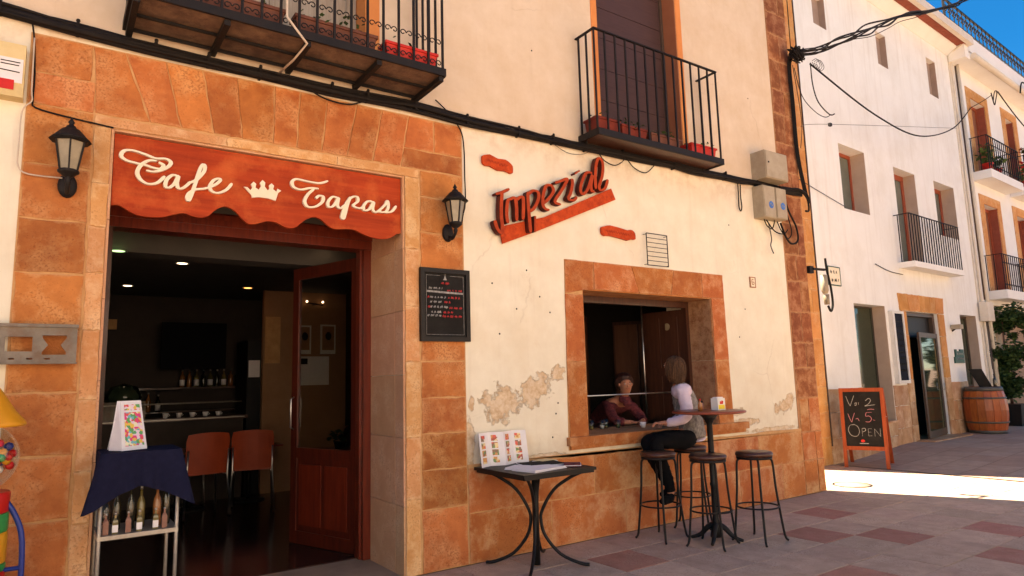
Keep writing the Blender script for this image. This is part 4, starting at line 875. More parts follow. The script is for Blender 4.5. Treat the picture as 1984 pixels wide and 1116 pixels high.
for k in range(4):
    x = 8.43+.025*k; MB().tube([F0.p(x+.12, .05, 4.03), F0.p(x+.02, .04, 4.6), F0.p(x, .05, 5.3), F0.p(x-.02, .06, 5.9), F0.p(x+.0, .12, 6.1)], .009, 6, sub=4).build('strand', 'cable', t)
MB().tube([F0.p(8.52, .06, 6.1), F0.p(8.56, .05, 7.2), F0.p(8.60, .05, 8.5)], .007, 6, sub=4).build('strand', 'cable', t)
MB().tube([F0.p(8.50, .08, 5.9), F0.p(8.62, .06, 5.3), F0.p(8.66, .04, 5.0), F0.p(8.60, .03, 4.7)], .005, 6, sub=4).build('strand', 'cable', t)
t = thing('overhead_cables', 'knotted bundle of black overhead cables spanning from the corner towards the far eaves', 'cable', (8.5, -.1, 6))
hub = Vector((8.47, -.14, 6.03))
for k in range(26):
    a = [hub+Vector((rc.uniform(-.12, .14), rc.uniform(-.08, .06), rc.uniform(-.10, .10))) for _ in range(4)]; MB().tube(a, .010, 5, sub=4).build('knot', 'cable', t)
end = Vector((20.5, -.75, 11.6))
for k in range(7):
    j = lambda s: Vector((rc.uniform(-s, s), rc.uniform(-s, s), rc.uniform(-s, s)))
    a = hub+Vector((.05, 0, .03))+j(.05); b_ = Vector((8.95, -.25, 6.17))+j(.055); c_ = Vector((9.45, -.5, 6.43))+j(.07); d_ = Vector((10.91, -.52, 7.12))+j(.045); e_ = Vector((12.0, -.52, 7.58))+j(.03); f_ = Vector((13.21, -.5, 8.1))+j(.03); h_ = Vector((14.23, -.5, 8.62))+j(.03)
    MB().tube([a, b_, (b_+c_)/2+j(.04), c_, (c_*2+d_)/3+j(.06), (c_+d_*2)/3+j(.06), d_, (d_+e_)/2+j(.04), e_, f_, h_, end+j(.05)], .013 if k < 5 else .006, 6, sub=5).build('strand', 'cable', t)
for k in range(3):
    a = Vector((8.72+.05*k, -.25, 5.95)); MB().tube([a, a+Vector((.12, 0, .06)), a+Vector((.2, 0, -.02)), a+Vector((.1, 0, -.1)), a+Vector((0, 0, -.02))], .004, 5, sub=5).build('loop', 'cable', t)
P1 = FW.p(8.74, .05, 8.36); s0 = Vector((8.75, -.2, 5.93))
wire('single black cable sagging from the corner knot across the white house', [s0, s0.lerp(P1, .25)+Vector((0, 0, -.62)), s0.lerp(P1, .5)+Vector((0, 0, -.93)), s0.lerp(P1, .78)+Vector((0, 0, -.66)), P1], .014, sub=8)
wire('cable tail hanging from the corner knot in front of the white wall', [(8.72, -.22, 5.93), (8.73, -.22, 5.6), (8.80, -.24, 5.35), (8.95, -.3, 5.18), (9.05, -.32, 5.2)], .009)
wire('second thin cable tail drooping left of the first below the corner knot', [(8.50, -.1, 5.85), (8.6, -.12, 5.45), (8.75, -.2, 5.22), (8.92, -.25, 5.15), (9.0, -.3, 5.19)], .006)
wq = FW.p(7.6, .03, 7.55); wire('very thin taut wire between corner stones and white house', [(8.62, -.05, 5.02), (10.5, .5, 5.62), wq], .004, 'wire')
tag(MB().box(10.2, 10.26, .38, .42, 5.50, 5.55).build('wire_tensioner', 'iron'), 'small dark tensioner on the thin wire before the white wall', 'wire tensioner')
wire('thin wire running along the white wall left of the middle window', [FW.p(-.6, .02, 4.95), FW.p(.4, .02, 4.78), FW.p(1.3, .02, 4.63)], .006, 'wire')
wire('short dark wire on the white wall left of the plain balcony', [FW.p(2.30, .02, 3.62), FW.p(2.9, .02, 3.52), FW.p(3.5, .02, 3.50)], .008, 'wire')
t = thing('corner_lamp', 'small grey lamp with black cable loop on a bracket at the building corner', 'lamp', (8.7, 0, 2.9))
MB().box(8.53, 8.62, 0, .05, 2.90, 3.0, F0).bar((8.6, -.05, 2.96), (8.84, -.08, 2.96), .03).build('bracket', 'iron', t)
MB().lathe([(.0, .27), (.045, .26), (.05, .05), (.03, .0), (.001, 0)][::-1], (8.80, -.08, 2.62), 12).build('lamp_body', 'boxgrey', t); MB().lathe([(.035, 0), (.04, .14)], (8.82, -.08, 2.47), 12).build('lens', 'frost', t)
MB().tube([(8.84, -.1, 3.12), (8.86, -.1, 2.95), (8.92, -.1, 2.7), (8.93, -.1, 2.48), (8.87, -.1, 2.38), (8.81, -.1, 2.45)], .016, 8, sub=5).build('cable_loop', 'cable', t)

# ============================================================ WHITE HOUSE
WB = thing('white_house', 'white rendered house with brown framed windows, stone base and a plain balcony', 'building', FW.p(3.5, -3, 0))
WT = 9.55
wh = [(.77, 1.27, 8.2, 8.87), (3.47, 3.96, 8.13, 8.90), (6.18, 6.72, 8.12, 9.07), (1.28, 2.34, 4.61, 5.90), (3.64, 4.71, 3.70, 5.85), (5.75, 6.95, 4.60, 5.89), (1.28, 2.55, .58, 2.80), (3.46, 5.06, .1, 2.74), (6.38, 7.38, 1.1, 2.78)]
wall_grid(FW, -.64, 7.68, -.05, WT, .45, wh).build('wall', 'white', WB, fix=False)
bk = MB(); a, b = FW.p(-.64, -.452, 0), FW.p(-3.0, -9, 0); c = FW.p(7.68, -.452, 0); d = FW.p(7.68, -9, 0)
panel(bk, (b.x, b.y), (a.x, a.y), 0, WT, -.3); panel(bk, (d.x, d.y), (b.x, b.y), 0, WT, -.3); bk.build('side_wall', 'white2', WB)
bkk = MB().box(-.6, 7.6, -.50, -.46, 0, WT, FW).build('inner_lining', 'intdark', WB)
MB().box(-.8, 7.66, -9, .30, WT+.18, WT+.32, FW).build('roof', 'tile', WB)
ev = MB(); prof = [(-.0, WT-.04), (.02, WT-.04), (.24, WT+.10), (.24, WT+.16), (-.45, WT+.16), (-.45, WT)]
v = [FW.p(u, o, z) for u in (-.8, 7.7) for o, z in prof]; n = len(prof); ev.add(v, [tuple(range(n)), tuple(range(n, 2*n))[::-1]]+[(i, n+i, n+(i+1) % n, (i+1) % n) for i in range(n)]); ev.build('cornice', 'white2', WB)
for i in range(21):
    u = -.7+.4*i; MB().box(u+.005, u+.395, .242, .44, WT+.125, WT+.15, FW).build('soffit_tile', 'soffit', WB)
MB().box(-.8, 7.85, .44, .54, WT+.10, WT+.30, FW).box(7.70, 7.85, .0, .44, WT+.10, WT+.30, FW).build('gutter', 'gutter', WB)
for i, (a, b, c, d) in enumerate(wh[:3]): MB().box(a, b, -.16, -.12, c, d, FW).box(b-.012, b-.001, -.12, -.001, c+.001, d-.001, FW).build('recess_panel', 'slitfill', WB)  # brown fill; the strip on the right reveal is shade put in as colour
K['reveal_shade_tan'] = nmat('reveal_plaster_shade_tint', (.50, .37, .28), (.44, .32, .24), .9, 4)  # white reveals tinted tan, their shade is put into the colour
K['wall_edge_shade_tan'] = K['reveal_shade_tan']
def win(a, b, c, d, dep, fm, pane, mull=0, reveal=True, fw_=.07, bars=(), parent=WB, fr=FW, label=None):
    w = bpy.data.objects.new('window', None); C.objects.link(w); w.parent = parent; w.location = fr.p((a+b)/2, -dep, c)-worigin(parent)
    if label: w['label'] = label
    f = MB(); f.box(a, a+fw_, -dep-.04, -dep+.02, c, d, fr); f.box(b-fw_, b, -dep-.04, -dep+.02, c, d, fr); f.box(a+fw_, b-fw_, -dep-.04, -dep+.02, c, c+fw_, fr); f.box(a+fw_, b-fw_, -dep-.04, -dep+.02, d-fw_, d, fr)
    if mull: f.box((a+b)/2-.03, (a+b)/2+.03, -dep-.035, -dep+.025, c+fw_, d-fw_, fr)
    f.build('window_frame', fm, w); MB().box(a+fw_, b-fw_, -dep-.012, -dep-.004, c+fw_, d-fw_, fr).build('pane', pane, w)
    if reveal: MB().box(b-.012, b-.0005, -dep+.02, -.001, c+.001, d-.001, fr).build('reveal', reveal if isinstance(reveal, str) else 'reveal_shade_tan', w)
    return w
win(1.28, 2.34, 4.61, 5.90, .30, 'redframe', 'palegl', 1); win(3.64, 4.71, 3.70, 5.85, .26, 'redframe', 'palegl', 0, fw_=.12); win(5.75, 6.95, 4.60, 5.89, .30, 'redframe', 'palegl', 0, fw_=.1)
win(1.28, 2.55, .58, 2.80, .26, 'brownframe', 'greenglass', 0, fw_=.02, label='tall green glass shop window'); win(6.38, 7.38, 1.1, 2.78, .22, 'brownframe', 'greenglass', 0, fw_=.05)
# quoin stones on the left corner of the white house
MB().box(-.64, -.0, 0, .006, 0, WT-.05, FW).build('mortar_bed', 'mortar', WB)
z = 0; i = 0
while z < WT-.4:
    h = [.46, .40, .44, .38, .42][i % 5]; z2 = min(z+h, WT-.06)
    sp = -.22 if i % 3 == 0 else (-.40 if i % 3 == 1 else None)
    for a, b in ([(-.635, sp), (sp, -.005)] if sp else [(-.635, -.005)]): stone(FW, [(a, z), (b, z), (b, z2), (a, z2)], WB, 'quoin2', base=.006, gap=.005)
    z = z2; i += 1
MB().box(-.003, .012, .0, .03, .3, WT-.1, FW).build('corner_pipe', 'brownframe', WB)
# stone base
zz = [0, .42, .85, 1.25]
def wains(u0, u1, step, zs=zz):
    j = 0
    for a, b in zip(zs, zs[1:]):
        u = u0-(step*.5 if j % 2 else 0); j += 1
        while u < u1-.02:
            p, q = max(u, u0), min(u+step, u1)
            if q-p > .03: stone(FW, [(p, a), (q, a), (q, b), (p, b)], WB, 'wains', gap=.003, dep=.02)
            u += step
wains(.01, 1.27, .55); wains(1.27, 2.56, .6, [0, .3, .56]); wains(2.56, 3.2, .6); wains(5.38, 6.37, .5); wains(6.37, 7.4, .5, [0, .5, 1.08]); wains(7.4, 7.66, .5)
MB().box(1.24, 2.6, -.25, .05, .555, .59, FW).build('window_sill', 'wains', WB)
# portal
zp = [0, .45, .9, 1.35, 1.8, 2.25, 2.74]
for a, b in zip(zp, zp[1:]):
    for p, q in ((3.2, 3.455), (5.065, 5.37)): stone(FW, [(p, a), (q, a), (q, b), (p, b)], WB, 'quoin2' if a > 1 else 'wains', dep=.03, gap=.002)
pu = [3.16, 3.55, 3.85, 4.15, 4.42, 4.7, 5.0, 5.42]; pl = [3.2, 3.62, 3.9, 4.16, 4.40, 4.66, 4.93, 5.37]
for i in range(7): stone(FW, [(pl[i], 2.745), (pl[i+1], 2.745), (pu[i+1], 3.1), (pu[i], 3.1)], WB, 'quoin2', dep=.03, gap=.002)
MB().box(3.3, 5.3, -.42, .35, .0, .15, FW).build('doorstep', 'wains', WB)
d = bpy.data.objects.new('door', None); C.objects.link(d); d.parent = WB; d.location = FW.p(4.2, -.1, .15)-worigin(WB)
MB().box(3.46, 3.62, -.22, -.06, .15, 2.74, FW).box(4.96, 5.06, -.22, -.06, .15, 2.74, FW).box(3.62, 4.96, -.22, -.06, 2.66, 2.74, FW).box(3.62, 4.96, -.18, -.10, 2.22, 2.28, FW).build('door_frame', 'brownframe', d)
MB().box(3.62, 4.96, -.15, -.14, 2.28, 2.66, FW).build('transom_pane', 'black', d)
dl = Fr(*(FW.p(5.02, -.05, 0).xy), R(3+180-12)); 
class DL:
    def p(s, u, o, z): return FW.p(5.0-u*cos(R(8)), .0+u*sin(R(8))*.9-.04+o, z)
DLf = DL()
MB().box(.0, .10, -.02, .02, .17, 2.3, DLf).box(1.30, 1.40, -.02, .02, .17, 2.3, DLf).box(.1, 1.3, -.02, .02, .17, .30, DLf).box(.1, 1.3, -.02, .02, 2.2, 2.3, DLf).build('door_leaf', 'brownframe', d)
MB().box(.1, 1.3, -.004, .004, .3, 2.2, DLf).build('pane', 'greenglass', d); MB().tube([DLf.p(.06, .03, 1.1), DLf.p(.06, .07, 1.1), DLf.p(.06, .07, 1.25)], .012, 6).build('handle', 'chrome', d)
# plain balcony
balcony('balcony', 'shallow balcony with plain grey bars on the white house', 3.40, 6.0, .30, 3.62, 1.12, .13, None, 'white2', .10, FW, WB, 1)
for cc in list(bpy.data.objects):
    if cc.name.startswith('edge_frame') and cc.parent and cc.parent.parent == WB: cc.data.materials[0] = K['white2']
# vertical pipes at party wall
MB().tube([FW.p(7.62, .35, WT+.12), FW.p(7.66, .05, WT-.05), FW.p(7.70, .04, WT-.3), FW.p(7.76, .04, 6), FW.p(7.80, .04, .2)], .03, 8, sub=3).build('downpipe', 'gutter', WB)
MB().box(7.62, 7.69, .0, .03, .1, WT-.02, FW).build('corner_strip', 'gutter', WB)
MB().box(7.62, 7.95, -.46, .40, WT-.22, WT+.44, FW).build('party_wall_top', 'white2', WB)
# things fixed on it
t = thing('poster_case', 'narrow white framed glass poster case left of the glass door', 'poster case', FW.p(2.95, 0, 1.28))
f = MB(); f.box(2.66, 2.74, 0, .09, 1.28, 2.71, FW); f.box(3.12, 3.17, 0, .09, 1.28, 2.71, FW); f.box(2.74, 3.12, 0, .09, 1.28, 1.34, FW); f.box(2.74, 3.12, 0, .09, 2.66, 2.71, FW); f.build('frame', 'whitepaint', t); MB().box(2.74, 3.12, .0, .07, 1.34, 2.66, FW).build('poster', 'bluegl', t)
ribbons(words([(2.80, 3.06, 2.5-.12*i) for i in range(9)], .04, rnd), .006, lambda u, v, o: FW.p(u, o, v), .07, .072, sub=2).build('faint_text', 'black', t)
t = thing('street_sign', 'square white tile street sign with dark lettering by the corner', 'street sign', FW.p(.6, 0, 3.1))
MB().box(.41, .83, 0, .02, 3.09, 3.42, FW).build('tile', 'letter', t); fr_ = MB()
for a in ((.40, .84, 0, .024, 3.08, 3.098), (.40, .84, 0, .024, 3.412, 3.43), (.40, .418, 0, .024, 3.098, 3.412), (.822, .84, 0, .024, 3.098, 3.412)): fr_.box(*a, FW)
fr_.build('border', 'grnsign', t); rnd2 = random.Random(4)
ribbons(words([(.48, .76, 3.325), (.50, .76, 3.18)], .07, rnd2), .014, lambda u, v, o: FW.p(u, o, v), .02, .022, sub=2).build('lettering', 'slate', t)
t = thing('wall_plaque', 'small dark green stepped plaque between the glass door and the narrow window', 'plaque', FW.p(6, 0, 1.65))
MB().prism([(5.74, 1.66), (6.28, 1.66), (6.28, 1.97), (6.08, 1.97), (6.08, 1.93), (5.88, 1.93), (5.88, 1.97), (5.80, 1.97), (5.80, 1.8), (5.74, 1.8)], FW, 0, .03).build('plate', 'grnsign', t)
ribbons(words([(5.86, 6.2, 1.87), (5.84, 6.2, 1.76)], .05, rnd2), .008, lambda u, v, o: FW.p(u, o, v), .03, .032, sub=2).build('lettering', 'chalk', t)
t = thing('wall_spotlight', 'small grey spotlight on the white wall right of the glass door', 'lamp', FW.p(6, 0, 2.3)); MB().box(5.72, 5.92, .02, .2, 2.42, 2.52, FW).build('head', 'boxgrey', t); MB().bar(FW.p(5.82, 0, 2.38), FW.p(5.82, .08, 2.44), .03).build('arm', 'iron', t)
t = thing('electric_box', 'cream electric box on the party wall above the potted tree', 'electric box', FW.p(7.85, 0, 2.66)); MB().box(7.56, 8.02, .04, .2, 2.66, 3.12, FW).build('case', 'gutter', t); MB().box(7.58, 8.0, .2, .21, 2.68, 3.1, FW).build('lid', 'gutter', t)
for k in range(3): tag(MB().tube([FW.p(7.9+.05*k, .05, 2.66), FW.p(7.92+.05*k, .05, 2.2), FW.p(7.9+.04*k, .06, 1.5-.2*k)], .012, 6, sub=3).build('cable', 'wire'), ['leftmost', 'middle', 'rightmost'][k]+' of three cables running down from the cream electric box', 'cable')

# ============================================================ HOUSE WITH BALCONIES (right edge)
HB = thing('balcony_house', 'white house at the right edge with scrolled iron balconies, orange door surrounds and roof terrace', 'building', FW.p(12, -3, 0))
hh = [(8.86, 9.95, 6.5, 8.68), (11.6, 12.3, 6.9, 8.75), (8.92, 9.93, 3.45, 5.78), (11.5, 12.5, 3.45, 5.80), (8.9, 13.6, 0, 2.75), (14.6, 15.6, 3.45, 5.8), (14.6, 15.6, 6.5, 8.7)]
wall_grid(FW, 7.69, 17.5, 0, 9.5, .4, hh).build('wall', 'white2', HB, fix=False)
MB().box(7.7, 17.4, -8.5, -.44, 0, 9.4, FW).build('house_body', 'white2', HB)
for (a, b, c, d) in ((8.61, 10.2, 6.5, 8.95), (11.3, 12.65, 6.5, 9.0), (8.63, 10.2, 3.4, 6.02), (11.2, 12.8, 3.4, 6.05), (14.3, 15.9, 3.4, 6.0), (14.3, 15.9, 6.5, 9.0)):
    h_ = [h for h in hh if a < h[0] < b and c < h[3] < d+.2][0]
    f = MB(); f.box(a, h_[0], 0, .02, c, d, FW); f.box(h_[1], b, 0, .02, c, d, FW); f.box(h_[0], h_[1], 0, .02, h_[3], d, FW); f.build('door_surround', 'quoin2', HB)
    win(h_[0], h_[1], h_[2], h_[3], .2, 'redframe', 'brownroll', 0, 'soffit', .08, parent=HB)
MB().box(8.9, 13.6, -.3, -.26, 0, 2.75, FW).build('garage_door', nmat('tan_garage_door', (.36, .22, .13), (.28, .165, .095), .7, 3, stretch=(1, 1, 10)), HB); MB().box(8.6, 8.9, .0, .03, 0, 3.1, FW).box(8.9, 13.6, 0, .03, 2.75, 3.1, FW).box(13.6, 13.9, 0, .03, 0, 3.1, FW).build('portal_surround', 'beige', HB)
for i, (a, b, z, lab) in enumerate(((8.34, 10.75, 6.30, 'upper left scrolled iron balcony with plants'), (8.36, 10.9, 3.22, 'lower left scrolled iron balcony'), (11.25, 13.4, 6.30, 'upper right scrolled iron balcony with red geraniums'), (11.3, 13.5, 3.22, 'lower right scrolled iron balcony'))):
    bb = balcony('balcony', lab, a, b, .42, z, 1.12, .16, (z+.9, z+.35), 'white2', .2, FW, HB, 2)
    for cc in bb.children:
        if cc.name.startswith('edge_frame'): cc.data.materials[0] = K['white2']
MB().box(7.9, 17.6, 0, .42, 9.40, 9.5, FW).build('soffit', 'white2', HB); MB().tube([FW.p(7.95, .47, 9.42), FW.p(17.6, .47, 9.42)], .075, 10).build('gutter', 'gutter', HB)
MB().box(7.9, 17.6, .30, .40, 9.5, 10.02, FW).build('parapet', 'white2', HB); MB().box(7.9, 17.6, -8.5, .41, 9.502, 9.56, FW).build('terrace', 'terraceroof', HB)
MB().bar(FW.p(6.6, .36, 10.60), FW.p(17.6, .36, 10.60), .05, .03).bar(FW.p(6.6, .36, 10.12), FW.p(17.6, .36, 10.12), .03, .02).bar(FW.p(6.6, .36, 9.90), FW.p(6.6, .36, 10.6), .03).build('terrace_rail', 'iron', HB)
pr = MB().bar(FW.p(6.7, .36, 10.1), FW.p(6.7, .36, 10.6), .02); 
for pts in scroll_pts(): pr.tube([FW.p(6.84+a*2.6, .36, 10.35+c*4.6) for a, c in pts], .011, 5)
pr = pr.build('terrace_baluster', 'iron', HB)
for i in range(1, 38): inst(pr, FW.d*.285*i)
MB().tube([FW.p(8.12, .05, 9.38), FW.p(8.15, .05, 6.0), FW.p(8.20, .05, .3)], .04, 8).build('downpipe', 'gutter', HB)
MB().tube([FW.p(7.95, .05, 9.3), FW.p(7.98, .05, 3.2)], .02, 6).build('downpipe', 'brownframe', HB)
wire('coil of black wire hanging under the eave of the house with balconies', [FW.p(9.6, .3, 8.9), FW.p(9.75, .3, 8.6), FW.p(9.9, .3, 8.75), FW.p(10.1, .3, 9.05), FW.p(9.9, .3, 9.0), FW.p(9.7, .3, 8.7)], .014)
wire('taut black wire sloping down from the eave coil at the right edge', [FW.p(10.1, .32, 9.05), FW.p(11.2, .5, 8.3), FW.p(13, .9, 7.2)], .016)
wire('cable curling over the gutter at the right edge', [FW.p(11.2, .55, 9.2), FW.p(11.25, .58, 9.45), FW.p(11.6, .55, 9.62), FW.p(12.4, .5, 9.7), FW.p(14, .5, 9.9)], .02)
wire('thin cable run on the house with balconies towards the coil', [FW.p(8.74, .05, 8.36), FW.p(9.2, .2, 8.6), FW.p(9.65, .3, 8.85)], .01)
def potplant(c, r, h, leafn, lab, rad, sz=.12, pm='pot', fl=0, lm='leaf2'):
    t = thing('potted_plant', lab, 'potted plant', c); c = Vector(c)
    MB().lathe([(r*.7, 0), (r, h*.9), (r*1.1, h*.9), (r*1.1, h), (r*.9, h), (r*.9, h*.85), (.001, h*.85)], c, 16).build('pot', pm, t)
    m = MB(); leaves(m, c+Vector((0, 0, h+rad[2]*.8)), rad, leafn, sz); m.build('foliage', lm, t)
    if fl: m = MB(); leaves(m, c+Vector((0, 0, h+rad[2]*1.2)), rad, fl, sz*.8); m.build('flowers', 'flower', t)
potplant(FW.p(8.62, .28, 6.51), .13, .22, 160, 'leafy plant in red pot at the left corner of the upper left iron balcony', (.3, .15, .28))
potplant(FW.p(9.3, .30, 6.51), .10, .2, 90, 'bushy green plant behind the middle of the upper left iron balcony', (.28, .12, .2))
potplant(FW.p(11.6, .30, 6.51), .13, .24, 150, 'red geranium in red pot on the upper right iron balcony', (.28, .15, .3), fl=60)
potplant(FW.p(11.9, .34, 7.45), .10, .14, 60, 'red flowers set on the rail of the upper right iron balcony', (.22, .15, .12), fl=90)

# ============================================================ HOUSES ACROSS THE SQUARE (unseen behind the camera, added to bounce sunlight onto the cafe)
for k, (x0, x1, h_, mt, lab) in enumerate(((-14, -2.5, 7.6, 'white2', 'unseen low white rendered house added for bounce light across the square, leftmost of three'), (-2.4, 10, 8.2, 'white2', 'unseen white rendered house added for bounce light across the square, middle of three'), (10.1, 26, 7.8, 'beige', 'unseen beige rendered house added for bounce light across the square, rightmost of three'))):
    FO = Fr(x1, -14.5, pi); wd_ = x1-x0; t = thing('house', lab, 'house', (x0, -15, 0), 'unseen houses added for bounce light across the square'); hl = []
    nw = int(wd_//2.4)
    for i in range(nw):
        c = wd_*(i+.5)/nw
        for z0, z1 in ((1.0 if i % 3 else .02, 2.5), (4.0, 5.7)): hl.append((c-.5, c+.5, z0, z1))
    wall_grid(FO, 0, wd_, 0, h_, .35, hl).build('wall', mt, t, fix=False); MB().box(0, wd_, -8, -.36, 0, h_, FO).build('house_body', mt, t); MB().box(-.05, wd_+.05, -8.2, .3, h_, h_+.15, FO).build('roof', 'tile', t)
    for q in hl: win(*q, .15, 'brownframe', 'palegl', 1, False, .06, parent=t, fr=FO)
# ============================================================ MOUNTAIN
m = MB(); px0 = 1200; rows_ = []
for j in range(9):
    row = []
    for i in range(40):
        x = 900+i*60; y = 300+j*170; hgt = 760*math.exp(-((x-2050)/650)**2)*math.exp(-((j-5)/2.6)**2)*(1+.18*noise.noise(Vector((x/210, y/260, 3))))-5
        row.append((x, y, hgt))
    rows_ += row
m.add(rows_, [(j*40+i, j*40+i+1, (j+1)*40+i+1, (j+1)*40+i) for j in range(8) for i in range(39)], True); struct(m.build('mountain', 'rock'))

# ============================================================ STREET FURNITURE
# black table with four curved feet
t = thing('bistro_table', 'dark square table with curved iron feet holding menus against the orange wall', 'table', (3.47, -.41, 0))
cx, cy = 3.47, -.41
MB().box(cx-.375, cx+.375, cy-.375, cy+.375, .785, .81).box(cx-.36, cx+.36, cy-.36, cy+.36, .765, .785).build('tabletop', 'black', t)
MB().tube([(cx, cy, .01), (cx, cy, .77)], .028, 12).build('column', 'black', t)
for k in range(4):
    a = pi/4+k*pi/2; d = Vector((cos(a), sin(a), 0)); c = Vector((cx, cy, 0))
    MB().tube([c+d*.40+Vector((0, 0, .765)), c+d*.30+Vector((0, 0, .72)), c+d*.16+Vector((0, 0, .62)), c+d*.06+Vector((0, 0, .46)), c+d*.045+Vector((0, 0, .36)), c+d*.08+Vector((0, 0, .24)), c+d*.20+Vector((0, 0, .10)), c+d*.36+Vector((0, 0, .03)), c+d*.44+Vector((0, 0, .02))], .014, 8, sub=4).build('leg', 'black', t)
# concertina menu standing on it
t = thing('menu_card', 'white folded menu with rows of food photos standing on the dark table', 'menu', (3.3, -.15, .81))
u = [3.10, 3.23, 3.36, 3.49, 3.62]; oo = [.16, .10, .15, .09, .13]
for k in range(4):
    a, b = Vector((u[k], -oo[k], 0)), Vector((u[k+1], -oo[k+1], 0)); d = (b-a); nn = Vector((d.y, -d.x, 0)).normalized()
    v = [a+Vector((0, 0, .812)), b+Vector((0, 0, .812)), b+Vector((-.012, .03, 1.10)), a+Vector((-.012, .03, 1.10))]
    MB().add(v+[p-nn*.002 for p in v], [(0, 1, 2, 3), (7, 6, 5, 4), (0, 4, 5, 1), (1, 5, 6, 2), (2, 6, 7, 3), (3, 7, 4, 0)]).build('page', 'paper', t)
    ph = MB()
    for r_ in range(4):
        z0 = .84+.062*r_; f_ = lambda s, z: a+d*s+nn*.002+Vector((-.012*(z-.812)/.288, .03*(z-.812)/.288, z)); ph.add([f_(.18, z0), f_(.60, z0), f_(.60, z0+.05), f_(.18, z0+.05)], [(0, 1, 2, 3)])
    ph.build('food_photos', 'food', t)
rp = random.Random(21)
for k, (x, y, rz, w_2, h_2, mt, lab) in enumerate(((3.40, -.58, .2, .40, .26, 'paper', 'open white leaflet lying at the front of the dark table'), (3.58, -.36, -.25, .38, .26, 'slate', 'dark folded newspaper lying on the dark table behind the leaflet'), (3.30, -.42, .5, .22, .16, 'paper', 'white sheet lying at the foot of the standing menu'), (3.73, -.22, .1, .20, .14, 'cab', 'small tan booklet at the right back corner of the dark table'), (3.74, -.60, .9, .21, .15, 'maroon', 'small dark red leaflet near the right front corner of the dark table'))):
    t = thing('leaflet' if mt != 'slate' else 'newspaper', lab, 'leaflet', (x, y, .811)); t.rotation_euler = (0, 0, rz)
    for q in range(3):
        MB().box(-w_2/2+.008*q, w_2/2-.006*q, -h_2/2+.005*q, h_2/2, .001+.006*q+.0006*k, .0055+.006*q+.0006*k).build('page', mt if q != 1 else 'paper', t, local=True)

# pole table and stools
t = thing('high_bar_table', 'tall round bar table with red-brown top on a black cast pedestal', 'table', (5.27, -.83, 0))
cx, cy = 5.27, -.83
MB().lathe([(.33, 1.185), (.345, 1.19), (.345, 1.205), (.335, 1.21), (.001, 1.21)], (cx, cy, 0), 36).build('tabletop', 'tableint', t)
MB().lathe([(.06, .04), (.045, .12), (.03, .2), (.028, .5), (.036, .52), (.028, .54), (.028, 1.08), (.045, 1.12), (.10, 1.185)], (cx, cy, 0), 16).build('pedestal', 'black', t)
for k in range(4):
    a = .5+k*pi/2; d = Vector((cos(a), sin(a), 0)); c = Vector((cx, cy, 0)); MB().tube([c+Vector((0, 0, .16)), c+d*.08+Vector((0, 0, .12)), c+d*.15+Vector((0, 0, .05)), c+d*.24+Vector((0, 0, .018))], [.032, .014], 8, sub=4).build('foot', 'black', t)
t = thing('napkin_dispenser', 'white napkin box with a yellow and red label on the high bar table', 'napkin dispenser', (5.38, -.86, 1.211))
MB().box(5.30, 5.41, -.92, -.84, 1.212, 1.325).build('case', 'whitepaint', t); MB().box(5.31, 5.40, -.922, -.9205, 1.222, 1.262).build('yellow_label', 'ylabel', t)
MB().prism([(5.33, 1.268), (5.375, 1.268), (5.385, 1.295), (5.36, 1.305), (5.35, 1.29), (5.335, 1.30)], Fr(0, -.9205, 0), 0, .0015).build('red_emblem', 'red', t); MB().box(5.31, 5.40, -.905, -.855, 1.325, 1.335).build('napkins', 'paper', t)
t = thing('sauce_bottle', 'small brown sauce bottle beside the napkin box on the high bar table', 'bottle', (5.14, -.84, 1.211)); MB().lathe([(.02, .0), (.022, .06), (.009, .085), (.009, .1)], (5.14, -.84, 1.211), 12).build('bottle', 'amber', t); MB().lathe([(.011, .1), (.011, .115)], (5.14, -.84, 1.211), 10).build('cap', 'red', t)
t = thing('spice_shaker', 'small red-brown shaker nearest the napkin box on the high bar table', 'shaker', (5.21, -.80, 1.211)); MB().lathe([(.018, .0), (.018, .06), (.012, .075)], (5.21, -.80, 1.211), 12).build('jar', 'spice', t); MB().lathe([(.014, .075), (.012, .092)], (5.21, -.80, 1.211), 10).build('cap', 'iron', t)
def stool():
    t = thing('bar_stool', '', 'bar stool', (0, 0, 0), 'black bar stools by the window')
    MB().lathe([(.155, .775), (.17, .785), (.172, .805), (.16, .82), (.001, .822)], (0, 0, 0), 28).build('seat', 'darkwood', t, local=True)
    MB().lathe([(.15, .755), (.165, .755), (.165, .774), (.15, .774), (.15, .755)], (0, 0, 0), 28, caps=False).build('seat_ring', 'black', t, local=True)
    for k in range(4):
        a = pi/4+k*pi/2; d = Vector((cos(a), sin(a), 0)); MB().tube([d*.10+Vector((0, 0, .762)), d*.15+Vector((0, 0, .745)), d*.165+Vector((0, 0, .69)), d*.175+Vector((0, 0, .5)), d*.195+Vector((0, 0, .3)), d*.225+Vector((0, 0, .06)), d*.255+Vector((0, 0, .012))], .011, 8, sub=4).build('leg', 'black', t, local=True)
    m = MB(); m.tube([(.188*cos(2*pi*k/24), .188*sin(2*pi*k/24), .32) for k in range(25)], .008, 6, caps=False); m.build('foot_ring', 'black', t, local=True); return t
s1 = stool()
for k, (x, y, rz, lab) in enumerate(((4.95, -.44, .1, 'black bar stool at the left end of the group, under the seated woman\'s knees'), (5.09, -.93, .3, 'black bar stool in front of the high table pedestal'), (5.55, -1.10, .05, 'black bar stool at the right end of the group'), (5.60, -.28, .6, 'black bar stool under the seated woman, against the orange wall'))):
    s = s1 if k == 0 else copy_tree(s1); s.location = (x, y, 0); s.rotation_euler = (0, 0, rz); s['label'] = lab

